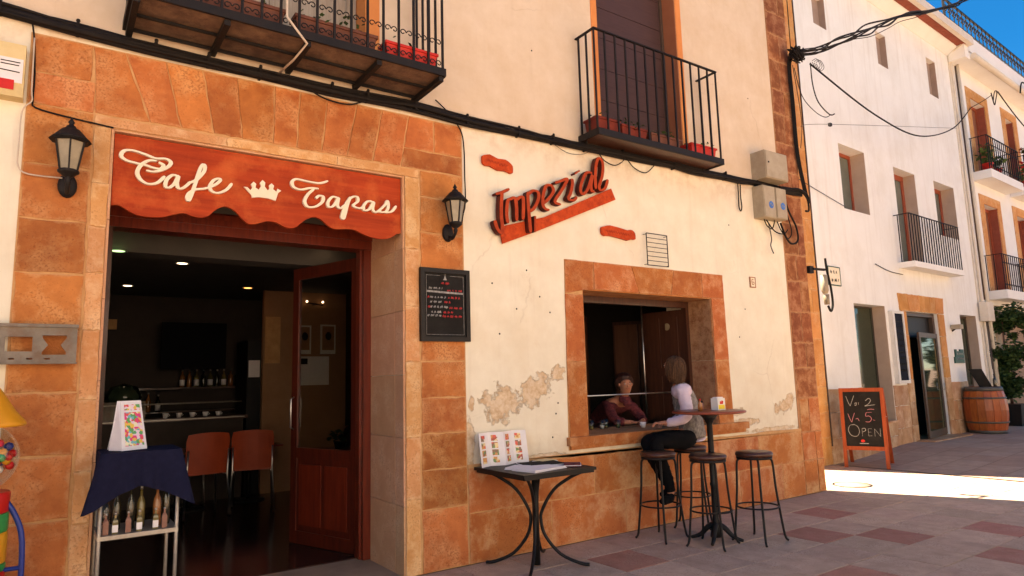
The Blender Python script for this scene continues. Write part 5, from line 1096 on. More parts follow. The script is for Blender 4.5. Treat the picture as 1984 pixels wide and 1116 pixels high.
# ============================================================ TROLLEY IN THE DOORWAY
tx0, tx1, ty0, ty1 = .30, .72, -.30, .10
t = thing('service_stand', 'narrow aluminium stand with a lower shelf, half covered by a navy cloth in the doorway', 'stand', ((tx0+tx1)/2, -.1, 0))
for x in (tx0, tx1):
    for y in (ty0, ty1): MB().tube([(x, y, 0), (x, y, 1.15)], .011, 8).build('leg', 'alu', t)
MB().box(tx0-.01, tx1+.01, ty0-.01, ty1+.01, .66, .685).build('shelf', 'alu', t); MB().box(tx0-.01, tx1+.01, ty0-.01, ty1+.01, 1.145, 1.165).build('top', 'alu', t)
m = MB(); N_ = 96; ring = []
hx, hy = (tx1-tx0)/2+.015, (ty1-ty0)/2+.015; cxx, cyy = (tx0+tx1)/2, (ty0+ty1)/2
levels = 9; vs = []
for l in range(levels):
    for k in range(N_):
        a = 2*pi*k/N_; ca, sa = cos(a), sin(a); q = max(abs(ca)/hx, abs(sa)/hy); bx, by = ca/q, sa/q
        corner = abs(math.sin(2*math.atan2(by/hy, bx/hx)))**7
        tt = l/(levels-1); drop = (.22+.13*corner+.012*sin(a*9))*tt; fl = (.012+.10*corner)*tt+(.013*sin(a*13+1)+.008*sin(a*29+2))*tt*(1-.5*corner)
        n_ = Vector((bx, by)).normalized(); vs.append((cxx+bx+n_.x*fl, cyy+by+n_.y*fl, 1.172-drop-(0 if l else 0)))
fs = [(l*N_+k, l*N_+(k+1) % N_, (l+1)*N_+(k+1) % N_, (l+1)*N_+k) for l in range(levels-1) for k in range(N_)]; m.add(vs, fs, True); m.add([v for v in vs[:N_]], [tuple(range(N_))])
tag(m.build('tablecloth', 'navy'), 'navy blue cloth draped over the aluminium stand with pointed hanging corners', 'tablecloth')
t = thing('display_card', 'white tent card with a flower picture standing on the navy cloth', 'display card', (.45, -.1, 1.173))
c0 = [(.33, -.24), (.40, -.10), ]  # tent: front picture panel and left panel
def quad(m, a, b, c, d, th=.004):
    a, b, c, d = map(Vector, (a, b, c, d)); n = (b-a).cross(d-a).normalized()*th; m.add([a, b, c, d, a-n, b-n, c-n, d-n], [(0, 1, 2, 3), (7, 6, 5, 4), (0, 4, 5, 1), (1, 5, 6, 2), (2, 6, 7, 3), (3, 7, 4, 0)]); return m
fa, fb, fc, fd = (.405, -.20, 1.174), (.555, -.12, 1.174), (.515, -.02, 1.485), (.395, -.08, 1.485)
quad(MB(), fa, fb, fc, fd).build('front_panel', 'paper', t); quad(MB(), (.34, -.09, 1.174), fa, fd, (.375, -.07, 1.485)).build('side_panel', 'paper', t); quad(MB(), (.46, .08, 1.174), (.34, .02, 1.174), (.385, -.07, 1.484), (.505, -.01, 1.484)).build('back_panel', 'paper', t)
A, Bv, Cv, Dv = map(Vector, (fa, fb, fc, fd)); off = (Bv-A).cross(Dv-A).normalized()*.0015
bl = lambda s, q: A.lerp(Bv, s).lerp(Dv.lerp(Cv, s), q)+off
m = MB(); m.add([bl(.14, .08), bl(.90, .08), bl(.90, .76), bl(.14, .76)], [(0, 1, 2, 3)]); m.add([bl(.14, .80), bl(.90, .80), bl(.90, .92), bl(.14, .92)], [(0, 1, 2, 3)]); m.build('printed_picture', 'flowers', t, fix=False)
def bottle(x, y, z, h, r, mat, lab, cap='iron', label_=False, sq=False, grp='bottles on the shelf of the stand'):
    t = thing('bottle', lab, 'bottle', (x, y, z), grp); n = 4 if sq else 12
    MB().lathe([(r*.9, 0), (r, h*.04), (r, h*.55), (r*.8, h*.64), (r*.34, h*.74), (r*.32, h*.9)], (x, y, z), n, smooth=not sq).build('glass', mat, t)
    MB().lathe([(r*.38, h*.9), (r*.36, h)], (x, y, z), 10).build('stopper', cap, t)
    if label_: MB().lathe([(r*1.02, h*.08), (r*1.02, h*.42)], (x, y, z), n, smooth=not sq).build('paper_label', 'paper', t)
lab_ = ['far left small square spice bottle in the front row of the shelf', 'second small front bottle, with a white label', 'third small front bottle, brown without label', 'fourth small front bottle, with a white label', 'fifth small front bottle, with a white label, right of the gap', 'last small front bottle at the right, brown']
for k, (x, mt, lb) in enumerate(((.335, 'spice', 0), (.385, 'oil', 1), (.455, 'spice', 0), (.515, 'oil', 1), (.605, 'oil', 1), (.655, 'spice', 0))): bottle(x, -.26, .686, .125, .021, mt, lab_[k], 'chrome', lb, True)
for k, (x, mt, h) in enumerate(((.34, 'clear', .24), (.40, 'bottle', .27), (.475, 'bottle', .28), (.535, 'oil', .26), (.625, 'amber', .27), (.68, 'bottle', .30))): bottle(x, -.15+.02*(k % 2), .686, h, .024, mt, ['leftmost tall cruet, clear glass', 'second tall cruet, dark, behind the labelled bottle', 'third tall cruet, dark', 'fourth tall cruet, filled with yellow oil', 'fifth tall cruet, amber', 'rightmost tall cruet with the tallest stopper'][k]+' on the stand shelf', 'chrome')

# ============================================================ GUMBALL MACHINE (left edge)
t = thing('gumball_machine', 'colourful gumball machine with yellow lid and blue tube frame at the left edge', 'vending machine', (-.29, -.5, 0)); gx, gy = -.29, -.5
MB().lathe([(.20, 1.375), (.205, 1.385), (.20, 1.40), (.15, 1.46), (.09, 1.56), (.05, 1.62), (.02, 1.66), (.001, 1.665)], (gx, gy, 0), 28).build('lid', 'yellow', t); MB().sph((gx, gy, 1.69), .03, 8).build('knob', 'red', t)
MB().sph((gx, gy, 1.21), .185, 14).build('globe', 'clear', t)
rg = random.Random(2); balls = {k: MB() for k in ('red', 'bluep', 'yellow', 'green', 'paper')}
for i in range(150):
    d = Vector((rg.uniform(-1, 1), rg.uniform(-1, 1), rg.uniform(-1, .55)))
    if d.length > 1: continue
    balls[rg.choice(['red', 'red', 'red', 'bluep', 'yellow', 'paper', 'green'])].sph(Vector((gx, gy, 1.21))+d*.155, .024, 4)
for k, b_ in balls.items():
    o = b_.build('gumballs', k, t); o['kind'] = 'stuff'
for k, (z0, z1, mt) in enumerate(((.92, 1.03, 'red'), (.82, .92, 'green'), (.66, .82, 'yellow'), (.62, .66, 'green'), (.30, .62, 'red'))): MB().lathe([(.15, z0+.001), (.155, z0+.01), (.155, z1-.008), (.15, z1)], (gx, gy, 0), 24).build('body_section', mt, t)
for sg in (-1, 1): MB().tube([(gx+sg*.12, gy-.02, 1.0), (gx+sg*.18, gy-.02, .9), (gx+sg*.22, gy-.02, .75), (gx+sg*.225, gy-.02, .4), (gx+sg*.225, gy-.02, .02)], .014, 8, sub=4).build('side_tube', 'bluep', t)
MB().tube([(gx-.22, gy-.02, .62), (gx+.22, gy-.02, .62)], .012, 8).build('cross_tube', 'bluep', t); MB().lathe([(.15, .0), (.15, .03), (.03, .04), (.03, .3)], (gx, gy, 0), 20).build('stand_base', 'bluep', t)

# ============================================================ A-BOARD
fl_ = Vector((10.86, 1.03, 0)); ud = Vector((.37, -.93, 0)).normalized(); nd = Vector((-ud.y, ud.x, 0))*-1   # nd points to the viewer
if nd.dot(Vector((-.83, -.55, 0))) < 0: nd = -nd
class AB:
    def __init__(s, lean, base): s.l = lean; s.b = base
    def p(s, u, o, z): return fl_+ud*u+nd*(s.b+s.l*(1-z/1.27)+o)+Vector((0, 0, z))
t = thing('chalkboard_sign', 'orange-red wooden A-frame chalkboard reading OPEN beside the stone corner', 'chalkboard', fl_)
AF = AB(.10, 0)
MB().box(0, .055, -.02, .02, 0, 1.27, AF).box(.60, .655, -.02, .02, 0, 1.27, AF).box(.055, .60, -.02, .02, 1.21, 1.27, AF).box(.055, .60, -.02, .02, .28, .34, AF).build('front_frame', 'aframe', t)
MB().box(.055, .60, -.008, .008, .34, 1.21, AF).build('blackboard', 'slate', t)
AK = AB(-.58, -.04)
MB().box(0, .055, -.018, .018, 0, 1.24, AK).box(.60, .655, -.018, .018, 0, 1.24, AK).box(.055, .60, -.018, .018, 1.18, 1.24, AK).box(.055, .60, -.018, .018, .28, .34, AK).build('rear_frame', 'aframe', t); MB().box(.055, .60, -.008, .008, .34, 1.18, AK).build('rear_blackboard', 'slate', t)
MB().bar(AF.p(.64, -.02, .80), AK.p(.64, .02, .80), .012).build('stay', 'alu', t)
PA = lambda u, v, o: AF.p(u, .008+o, v)
ribbons([[(.10, 1.14), (.13, 1.04), (.155, .98)], [(.155, .98), (.19, 1.07), (.22, 1.15)], [(.22, 1.02), (.25, 1.03), (.24, .99), (.22, 1.0)], [(.28, 1.04), (.28, 1.0)], [(.38, 1.06), (.43, 1.10), (.46, 1.07), (.42, 1.01), (.37, .98), (.44, .99), (.52, 1.0)]], .0085, PA, 0, .0016).build('chalk_writing', 'chalk', t)
ribbons([[(.11, .86), (.14, .76), (.16, .72)], [(.16, .72), (.18, .79), (.21, .87)], [(.22, .77), (.25, .78), (.27, .74)], [(.46, .88), (.38, .875)], [(.38, .875), (.37, .82), (.42, .82), (.45, .78), (.42, .73), (.36, .73)], [(.47, .76), (.50, .75)], [(.40, .92), (.44, .93), (.50, .925)]], .0085, PA, 0, .0016).build('chalk_writing', 'pinkchalk', t)
ribbons([[(.20, .68), (.13, .67), (.10, .59), (.14, .51), (.22, .50), (.26, .57), (.24, .65), (.18, .69)], [(.30, .62), (.30, .50)], [(.30, .62), (.34, .625), (.35, .59), (.30, .565)], [(.44, .62), (.39, .62)], [(.39, .62), (.39, .505)], [(.39, .505), (.44, .51)], [(.39, .565), (.43, .567)], [(.48, .50), (.48, .62)], [(.48, .62), (.56, .50)], [(.56, .50), (.56, .63)]], .0085, PA, 0, .0016).build('open_lettering', 'chalk', t)
MB().add([PA(.30+.03*cos(2*pi*k/12), .425+.022*sin(2*pi*k/12), .0015) for k in range(12)], [tuple(range(12))]).build('red_logo', 'red', t, fix=False)
ribbons([[(.25, .385), (.38, .385)]], .022, PA, 0, .0016).build('logo_text', 'chalk', t)
MB().add([PA(.20, .06, 0)], []).v

# ============================================================ BARREL, MENU STAND, POTTED TREE
bx_, by_ = 17.0, 1.22; zb_ = gz(bx_, by_); H_ = 1.0
t = thing('wine_barrel', 'upright varnished wine barrel with iron hoops by the narrow window', 'barrel', (bx_, by_, zb_))
prof = lambda z: .335+.085*(1-((z-.5)/.5)**2)
for k in range(18):
    a0, a1 = 2*pi*k/18+.008, 2*pi*(k+1)/18-.008; m = MB(); vs = []
    for j in range(9):
        z = H_*j/8
        for a in (a0, a1): vs.append((bx_+prof(z)*cos(a), by_+prof(z)*sin(a), zb_+z))
    for j in range(9):
        z = H_*j/8
        for a in (a0, a1): vs.append((bx_+(prof(z)-.03)*cos(a), by_+(prof(z)-.03)*sin(a), zb_+z))
    fs = [(2*j, 2*j+1, 2*j+3, 2*j+2) for j in range(8)]+[(18+2*j, 18+2*j+2, 18+2*j+3, 18+2*j+1) for j in range(8)]+[(2*j, 2*j+2, 18+2*j+2, 18+2*j) for j in range(8)]+[(2*j+1, 18+2*j+1, 18+2*j+3, 2*j+3) for j in range(8)]+[(16, 17, 35, 34), (0, 18, 19, 1)]
    m.add(vs, fs).build('stave', 'barrelwood', t, fix=True)
for z0, z1 in ((.0, .07), (.22, .26), (.74, .78), (.91, 1.0)): MB().lathe([(prof(z0)+.002, z0), (prof(z0)+.008, z0), (prof(z1)+.008, z1), (prof(z1)+.002, z1)], (bx_, by_, zb_), 36, caps=False).build('hoop', 'hoop', t)
MB().lathe([(.001, .965), (.30, .965), (.30, .94)], (bx_, by_, zb_), 36).build('barrel_head', 'barrelwood', t)
t = thing('tabletop_easel', 'dark menu easel leaning on top of the wine barrel', 'easel', (bx_-.15, by_, zb_+.97))
bt = Vector((bx_, by_, zb_+.97)); vd = Vector((.82, -.57, 0))
quad(MB(), bt-vd*.05+Vector((0, 0, .0)), bt+vd*.22+Vector((0, 0, .0)), bt+vd*.03+Vector((-.02, 0, .42)), bt-vd*.26+Vector((-.02, 0, .42)), .015).build('board', 'slate', t); MB().bar(bt-vd*.1+Vector((.0, .0, .3)), bt+vd*.1+Vector((.14, .1, .0)), .02).bar(bt-vd*.05, bt+vd*.24, .02).build('easel_leg', 'iron', t)
bq = bt+vd*.30*.9+Vector((-.02, -.02, -.0)); bottle(bq.x-.02, bq.y, bq.z-.0, .30, .036, 'bottle', 'dark wine bottle standing on the barrel right of the easel', 'black', False, False, None)
tp = Vector((19.45, 1.55, .13)); t = thing('potted_tree', 'dense green shrub trained up a thin stem in a black square pot', 'potted tree', tp)
v = [tp+Vector((a*.22, b*.22, 0)) for a, b in ((-1, -1), (1, -1), (1, 1), (-1, 1))]+[tp+Vector((a*.27, b*.27, .52)) for a, b in ((-1, -1), (1, -1), (1, 1), (-1, 1))]
MB().add(v, [(0, 3, 2, 1), (4, 5, 6, 7), (0, 1, 5, 4), (1, 2, 6, 5), (2, 3, 7, 6), (3, 0, 4, 7)]).build('pot', 'black', t)
MB().tube([tp+Vector((0, 0, .5)), tp+Vector((.03, 0, 1.2)), tp+Vector((-.02, 0, 2.0)), tp+Vector((.03, 0, 2.6))], [.035, .015], 8, sub=4).build('trunk', 'darkwood', t)
rt = random.Random(13); lm = MB(); vd3 = Vector((.82, -.57, 0))
for k in range(95):
    h = rt.uniform(.75, 2.9); w0 = .22 if h < 1.6 else .52
    c = tp+vd3*rt.uniform(-w0, w0)+Vector((0, rt.uniform(-w0*.6, w0*.6), h)); s_ = rt.uniform(.10, .2); leaves(lm, c, (s_, s_, s_*.9), 75, .11, rnd=rt)
lm.build('crown', 'leaf', t)
# ============================================================ INTERIOR OBJECTS
zc_ = 2.998
for k, (x, y, z, mt, lab) in enumerate(((1.2, 3.27, zc_, 'spot', 'recessed ceiling spot light, largest one inside the cafe'), (.83, 5.40, zc_, 'spot', 'recessed ceiling spot light at the far left inside the cafe'), (2.33, 5.0, zc_, 'spotorange', 'warm orange ceiling spot light deep inside the cafe'), (2.30, 1.45, zc_, 'spot', 'recessed ceiling spot light just inside the door at the right'), (.44, 1.55, 2.775, 'spotgreen', 'greenish light just behind the door head at the left'))):
    t = thing('ceiling_light', lab, 'ceiling light', (x, y, z)); MB().lathe([(.055, -.004), (.055, .0)], (x, y, z), 20).build('lamp_disc', mt, t); MB().lathe([(.058, -.006), (.075, -.006), (.075, 0), (.058, 0)], (x, y, z), 20, caps=False).build('trim_ring', 'chrome', t)
def chair():
    t = thing('cafe_chair', '', 'chair', (0, 0, 0), 'orange chairs inside the cafe')
    m = MB(); n = 9; vs = []
    for j in range(6):
        z = .46+.42*j/5
        for i in range(n): u = -1+2*i/(n-1); vs.append((u*(.22-.015*(j == 5)), -.20-.05*(j/5)+.035*u*u*1.0-.0, z+(-.02*u*u if j == 5 else 0)))
    fs = [(j*n+i, j*n+i+1, (j+1)*n+i+1, (j+1)*n+i) for j in range(5) for i in range(n-1)]; vb_ = [(x, y-.012, z) for x, y, z in vs]; k = len(vs)
    m.add(vs+vb_, fs+[tuple(k+q for q in f[::-1]) for f in fs]+[(i, k+i, k+i+1, i+1) for i in range(n-1)]+[(5*n+i, 5*n+i+1, k+5*n+i+1, k+5*n+i) for i in range(n-1)]); m.build('backrest', 'chairback', t, local=True)
    MB().box(-.21, .21, -.2, .21, .445, .46).build('seat', 'chairback', t, local=True)
    for sx_ in (-1, 1):
        MB().tube([(sx_*.205, -.235, .70), (sx_*.205, -.20, .45), (sx_*.235, -.25, .012)], .010, 8).build('leg', 'chrome', t, local=True); MB().tube([(sx_*.20, -.19, .435), (sx_*.20, .19, .435), (sx_*.215, .22, .012)], .010, 8).build('leg', 'chrome', t, local=True)
    return t
ch = chair()
for k, (x, y, rz, lab) in enumerate(((1.62, 4.0, .10, 'orange chair with chrome legs seen from behind, next to the navy-covered stand'), (2.22, 4.0, -.25, 'orange chair with chrome legs, second from the navy-covered stand'), (1.55, 5.1, pi+.1, 'orange chair facing the others across the table'), (3.0, 3.5, 1.2, 'orange chair seen through the door glass'))):
    c = ch if k == 0 else copy_tree(ch); c.location = (x, y, .012); c.rotation_euler = (0, 0, rz); c['label'] = lab; c.scale = (1.13, 1.1, 1.15)
def itable(x, y, lab, w=.36):
    t = thing('cafe_table', lab, 'table', (x, y, 0)); MB().box(x-w, x+w, y-w, y+w, .74, .765).build('tabletop', 'tableint', t); MB().tube([(x, y, .03), (x, y, .74)], .03, 10).build('pedestal', 'black', t); MB().lathe([(.22, .013), (.21, .03), (.03, .045)], (x, y, 0), 20).build('base', 'black', t)
itable(1.55, 4.55, 'red-brown table behind the nearest orange chair'); itable(3.1, 3.0, 'dark table seen through the glass of the door'); itable(2.35, 4.75, 'red-brown table behind the second orange chair')
t = thing('bar_counter', 'dark bar counter with a pale edge across the back of the cafe', 'counter', (.6, 5.3, 0)); MB().box(-1.5, 2.35, 5.15, 5.6, .012, 1.12).build('front', 'intdark', t); MB().box(-1.55, 2.4, 5.08, 5.65, 1.12, 1.16).build('top', 'darkwood', t); MB().box(-1.5, 2.35, 5.075, 5.08, 1.135, 1.15).build('edge_strip', 'alu', t); MB().tube([(-1.4, 5.05, 1.36), (2.3, 5.05, 1.36)], .012, 6).build('glass_rail', 'alu', t)
t = thing('television', 'dark television hanging behind the bar', 'television', (1.7, 6.0, 2)); MB().box(1.35, 2.25, 5.95, 6.02, 1.85, 2.55).build('screen', nmat('matt_screen', (.008, .008, .009), None, .9, 3, spec=.05), t); MB().box(1.7, 1.9, 6.02, 6.5, 2.1, 2.2).build('mount', 'iron', t)
t = thing('bottle_shelf', 'shelf of bottles behind the bar', 'shelf', (1.6, 6.4, 1.5)); MB().box(.4, 2.5, 6.2, 6.5, 1.55, 1.58).box(.4, 2.5, 6.2, 6.5, 1.20, 1.22).build('board', 'darkwood', t)
rb = random.Random(8)
for k in range(9): bottle(1.70+.10*k, 6.3, 1.581, .27, .036, ['amber', 'amber', 'oil', 'bottle', 'oil', 'bottle', 'oil', 'amber', 'bottle'][k], 'liquor bottle on the back bar shelf, '+['first, amber', 'second, amber', 'third, yellow', 'fourth, dark', 'fifth, yellow', 'sixth, dark', 'seventh, yellow', 'eighth, amber', 'ninth, dark'][k]+', counting from the left', 'chrome', k in (0, 2, 4, 6), False, 'bottles on the back bar shelf')
for k in range(7): bottle(.60+.13*k, 6.32, 1.221, .26+.02*(k % 3), .036, ['bottle', 'amber', 'oil', 'bottle', 'clear', 'amber', 'bottle'][k], ['first', 'second', 'third', 'fourth', 'fifth', 'sixth', 'seventh'][k]+' bottle from the left on the lower back bar shelf', 'chrome', k % 2 == 0, False, 'bottles on the lower back bar shelf')
t = thing('wall_notice', 'pale paper notice high on the back wall at the far left of the bar', 'notice', (.66, 6.48, 2.5)); MB().box(.55, .80, 6.46, 6.498, 2.47, 2.62).build('sheet', 'mortar', t)
for k in range(5):
    x = 1.35+.17*k; t = thing('coffee_cup', ['first', 'second', 'third', 'fourth', 'fifth'][k]+' white cup from the left on the bar counter', 'cup', (x, 5.25, 1.161), 'cups on the bar counter'); MB().lathe([(.025, 0), (.04, .065), (.037, .065), (.02, .006)], (x, 5.25, 1.161), 14).build('bowl', 'paper', t); MB().tube([(x+.036, 5.25, 1.21), (x+.056, 5.25, 1.20), (x+.034, 5.25, 1.18)], .004, 5).build('handle', 'paper', t)
for k, (x0, x1, z0, z1, lab) in enumerate(((3.13, 3.33, 2.04, 2.48, 'left framed picture seen through the door glass'), (3.48, 3.72, 2.04, 2.50, 'right framed portrait seen through the door glass'))):
    t = thing('picture', lab, 'picture', (x0, 5.19, z0)); MB().box(x0, x1, 5.17, 5.198, z0, z1).build('frame', 'whitepaint', t); MB().box(x0+.025, x1-.025, 5.165, 5.17, z0+.06, z1-.025).build('print', 'intwall', t); MB().sph(((x0+x1)/2, 5.16, (z0+z1)/2+.05), .05, 6, (1, .1, 1.3)).build('portrait_figure', 'slate', t)
t = thing('notice_board', 'pale notice board below the framed pictures', 'notice board', (3.3, 5.19, 1.6)); MB().box(3.10, 3.62, 5.175, 5.198, 1.56, 2.0).build('board', 'paper', t); MB().box(3.12, 3.28, 5.17, 5.175, 1.88, 1.97).build('dark_note', 'slate', t)
t = thing('wall_lamp', 'small two-bulb wall lamp above the framed pictures', 'wall lamp', (3.35, 5.19, 2.8)); MB().bar((3.24, 5.12, 2.83), (3.49, 5.12, 2.80), .02).bar((3.36, 5.12, 2.81), (3.36, 5.2, 2.81), .02).build('arm', 'iron', t)
for x in (3.24, 3.49): MB().sph((x, 5.12, 2.85), .018, 6).build('bulb', 'spot', t)
potplant((3.0, 3.05, .766), .05, .09, 60, 'small dark plant on the table behind the door glass', (.12, .12, .09), .07, 'black', 0, 'leaf')
t = thing('pale_wall_panel', 'pale square panel on the tan pillar at the back', 'panel', (2.68, 5.19, 1)); MB().box(2.64, 2.86, 5.17, 5.198, 1.9, 2.6).build('panel', 'mortar', t)
t = thing('coffee_machine', 'bar equipment with a rounded greenish glass hood on the counter', 'coffee machine', (.75, 5.35, 1.16)); MB().box(.55, 1.1, 5.2, 5.55, 1.161, 1.40).build('body', 'steel', t); MB().lathe([(.22, 0), (.22, .08), (.16, .2), (.001, .25)], (.85, 5.38, 1.401), 18).build('hood', 'greenglass', t)
t = thing('wall_cupboard', 'dark tall fridge at the right of the bar', 'fridge', (2.35, 5.9, 0)); MB().box(2.42, 2.62, 5.3, 6.0, .012, 2.25).build('body', 'black', t); MB().box(2.44, 2.60, 5.295, 5.3, 1.7, 1.95).build('lit_label', 'paper', t)
# behind the service window
t = thing('serving_counter', 'dark counter inside the service window', 'counter', (5.4, .9, 0)); MB().box(4.5, 6.0, .705, 1.25, .012, .965).build('front', 'darkwood', t); MB().box(4.46, 6.05, .70, 1.3, .965, .99).build('top', 'darkwood', t)
K['tan_cupboard'] = nmat('brown_cupboard_door', (.16, .06, .03), (.11, .04, .02), .5, 3, stretch=(6, 6, .8))
t = thing('wooden_cupboard', 'brown wooden cupboard door behind the woman inside the service window', 'cupboard', (6.2, 2.4, 0)); MB().box(5.75, 6.5, 2.3, 2.58, .012, 2.45).build('case', 'darkwood', t)
for a, b in ((5.79, 6.11), (6.14, 6.46)): MB().box(a, b, 2.285, 2.3, .9, 2.38).build('door', 'tan_cupboard', t)
FC = LF(Vector((7.62, .74, 0)), Vector((-.504, .864, 0)))
t = thing('side_cupboard', 'brown panelled cupboard on the side wall inside the service window', 'cupboard', (7.1, 1.6, 0)); MB().box(.45, 1.55, .0, .10, .012, 2.35, FC).build('case', 'darkwood', t)
for a, b in ((.47, .80), (.83, 1.16), (1.19, 1.52)): MB().box(a, b, .10, .118, .9, 2.3, FC).build('door', 'tan_cupboard', t)
t = thing('chrome_pole', 'thin chrome pole inside the service window', 'pole', (5.95, .75, 1)); MB().tube([(6.10, .80, .99), (6.10, .80, 2.45)], .010, 8).build('pole', 'chrome', t)
t = thing('door_sticker', 'round pale sticker on the open dark shutter', 'sticker', (6.3, .6, 2)); MB().lathe([(.045, 0), (.045, .003)], FS.p(.22, .031, 2.16), 18, axis=Matrix.Rotation(R(90), 3, 'Y')).build('disc', 'frost', t)
rb = random.Random(30)
for k in range(7):
    x, y = 4.62+.115*k+rb.uniform(-.02, .02), .52+rb.uniform(-.06, .06); t = thing('drinking_glass', 'upturned clear glass number in row on the inner sill', 'glass', (x, y, .987), 'drinking glasses on the inner sill of the service window')
    t['label'] = ['leftmost', 'second', 'third', 'fourth', 'fifth', 'sixth', 'rightmost'][k]+' drinking glass from the left on the inner sill of the window'
    MB().lathe([(.024, 0), (.032, .10), (.030, .10), (.022, .004)], (x, y, .987), 14).build('bowl', 'clear', t); MB().lathe([(.02, .004), (.026, .04)], (x, y, .987), 12).build('drink', 'paper' if k in (2, 4) else 'oil', t)
# ============================================================ PEOPLE
def face(parent, c, fwd, r, eyes=True, mat='skin'):
    """nose, eyes, mouth, ears set into a head of radius r"""
    fwd = fwd.normalized(); up = Vector((0, 0, 1)); rt_ = fwd.cross(up).normalized(); c = Vector(c)
    m = MB(); m.tube([c+fwd*r*.93+up*r*.10, c+fwd*r*1.10-up*r*.18, c+fwd*r*.93-up*r*.25], [r*.08, r*.13, r*.10], 8, sub=3); m.build('nose', mat, parent)
    for s_ in (-1, 1):
        MB().sph(c+fwd*r*.86+rt_*s_*r*.36+up*r*.10, r*.085, 6).build('eye', 'whitepaint', parent); MB().sph(c+fwd*r*.93+rt_*s_*r*.357+up*r*.10, r*.045, 5).build('pupil', 'black', parent)
        MB().tube([c+fwd*r*.93+rt_*s_*r*.2+up*r*.33, c+fwd*r*.93+rt_*s_*r*.38+up*r*.36, c+fwd*r*.80+rt_*s_*r*.55+up*r*.30], r*.035, 5, sub=2).build('eyebrow', 'hair_d', parent)
        MB().sph(c+rt_*s_*r*.88, r*.2, 6, (.6, .6, 1.2)).build('ear', mat, parent)
    MB().tube([c+fwd*r*.80+rt_*r*.25-up*r*.50, c+fwd*r*.93-up*r*.54, c+fwd*r*.80-rt_*r*.25-up*r*.50], r*.05, 6, sub=3).build('mouth', nmat('lips', (.38, .09, .07)), parent)
def fingers(verts, edges, wi, hand, dirv, side, r=.0085):
    """five separate curled fingers rooted in the palm vertex"""
    pl = len(verts)-1
    for k in range(4):
        o_ = side*(-.027+.018*k); b = hand+dirv*.03+o_; L = (.066, .074, .07, .056)[k]
        i = len(verts); verts += [(*b, r*1.15), (*(b+dirv*L*.5+Vector((0, 0, .004))), r), (*(b+dirv*L*.85+Vector((0, 0, -.018))), r*.95), (*(b+dirv*L*.9+Vector((0, 0, -.040))), r*.8)]
        edges += [(wi, i), (i, i+1), (i+1, i+2), (i+2, i+3)]
    i = len(verts); b = hand-dirv*.01-side*.035; verts += [(*b, r*1.2), (*(b+dirv*.03-side*.012+Vector((0, 0, -.004))), r), (*(b+dirv*.055-side*.004+Vector((0, 0, -.014))), r*.9)]; edges += [(wi, i), (i, i+1), (i+1, i+2)]

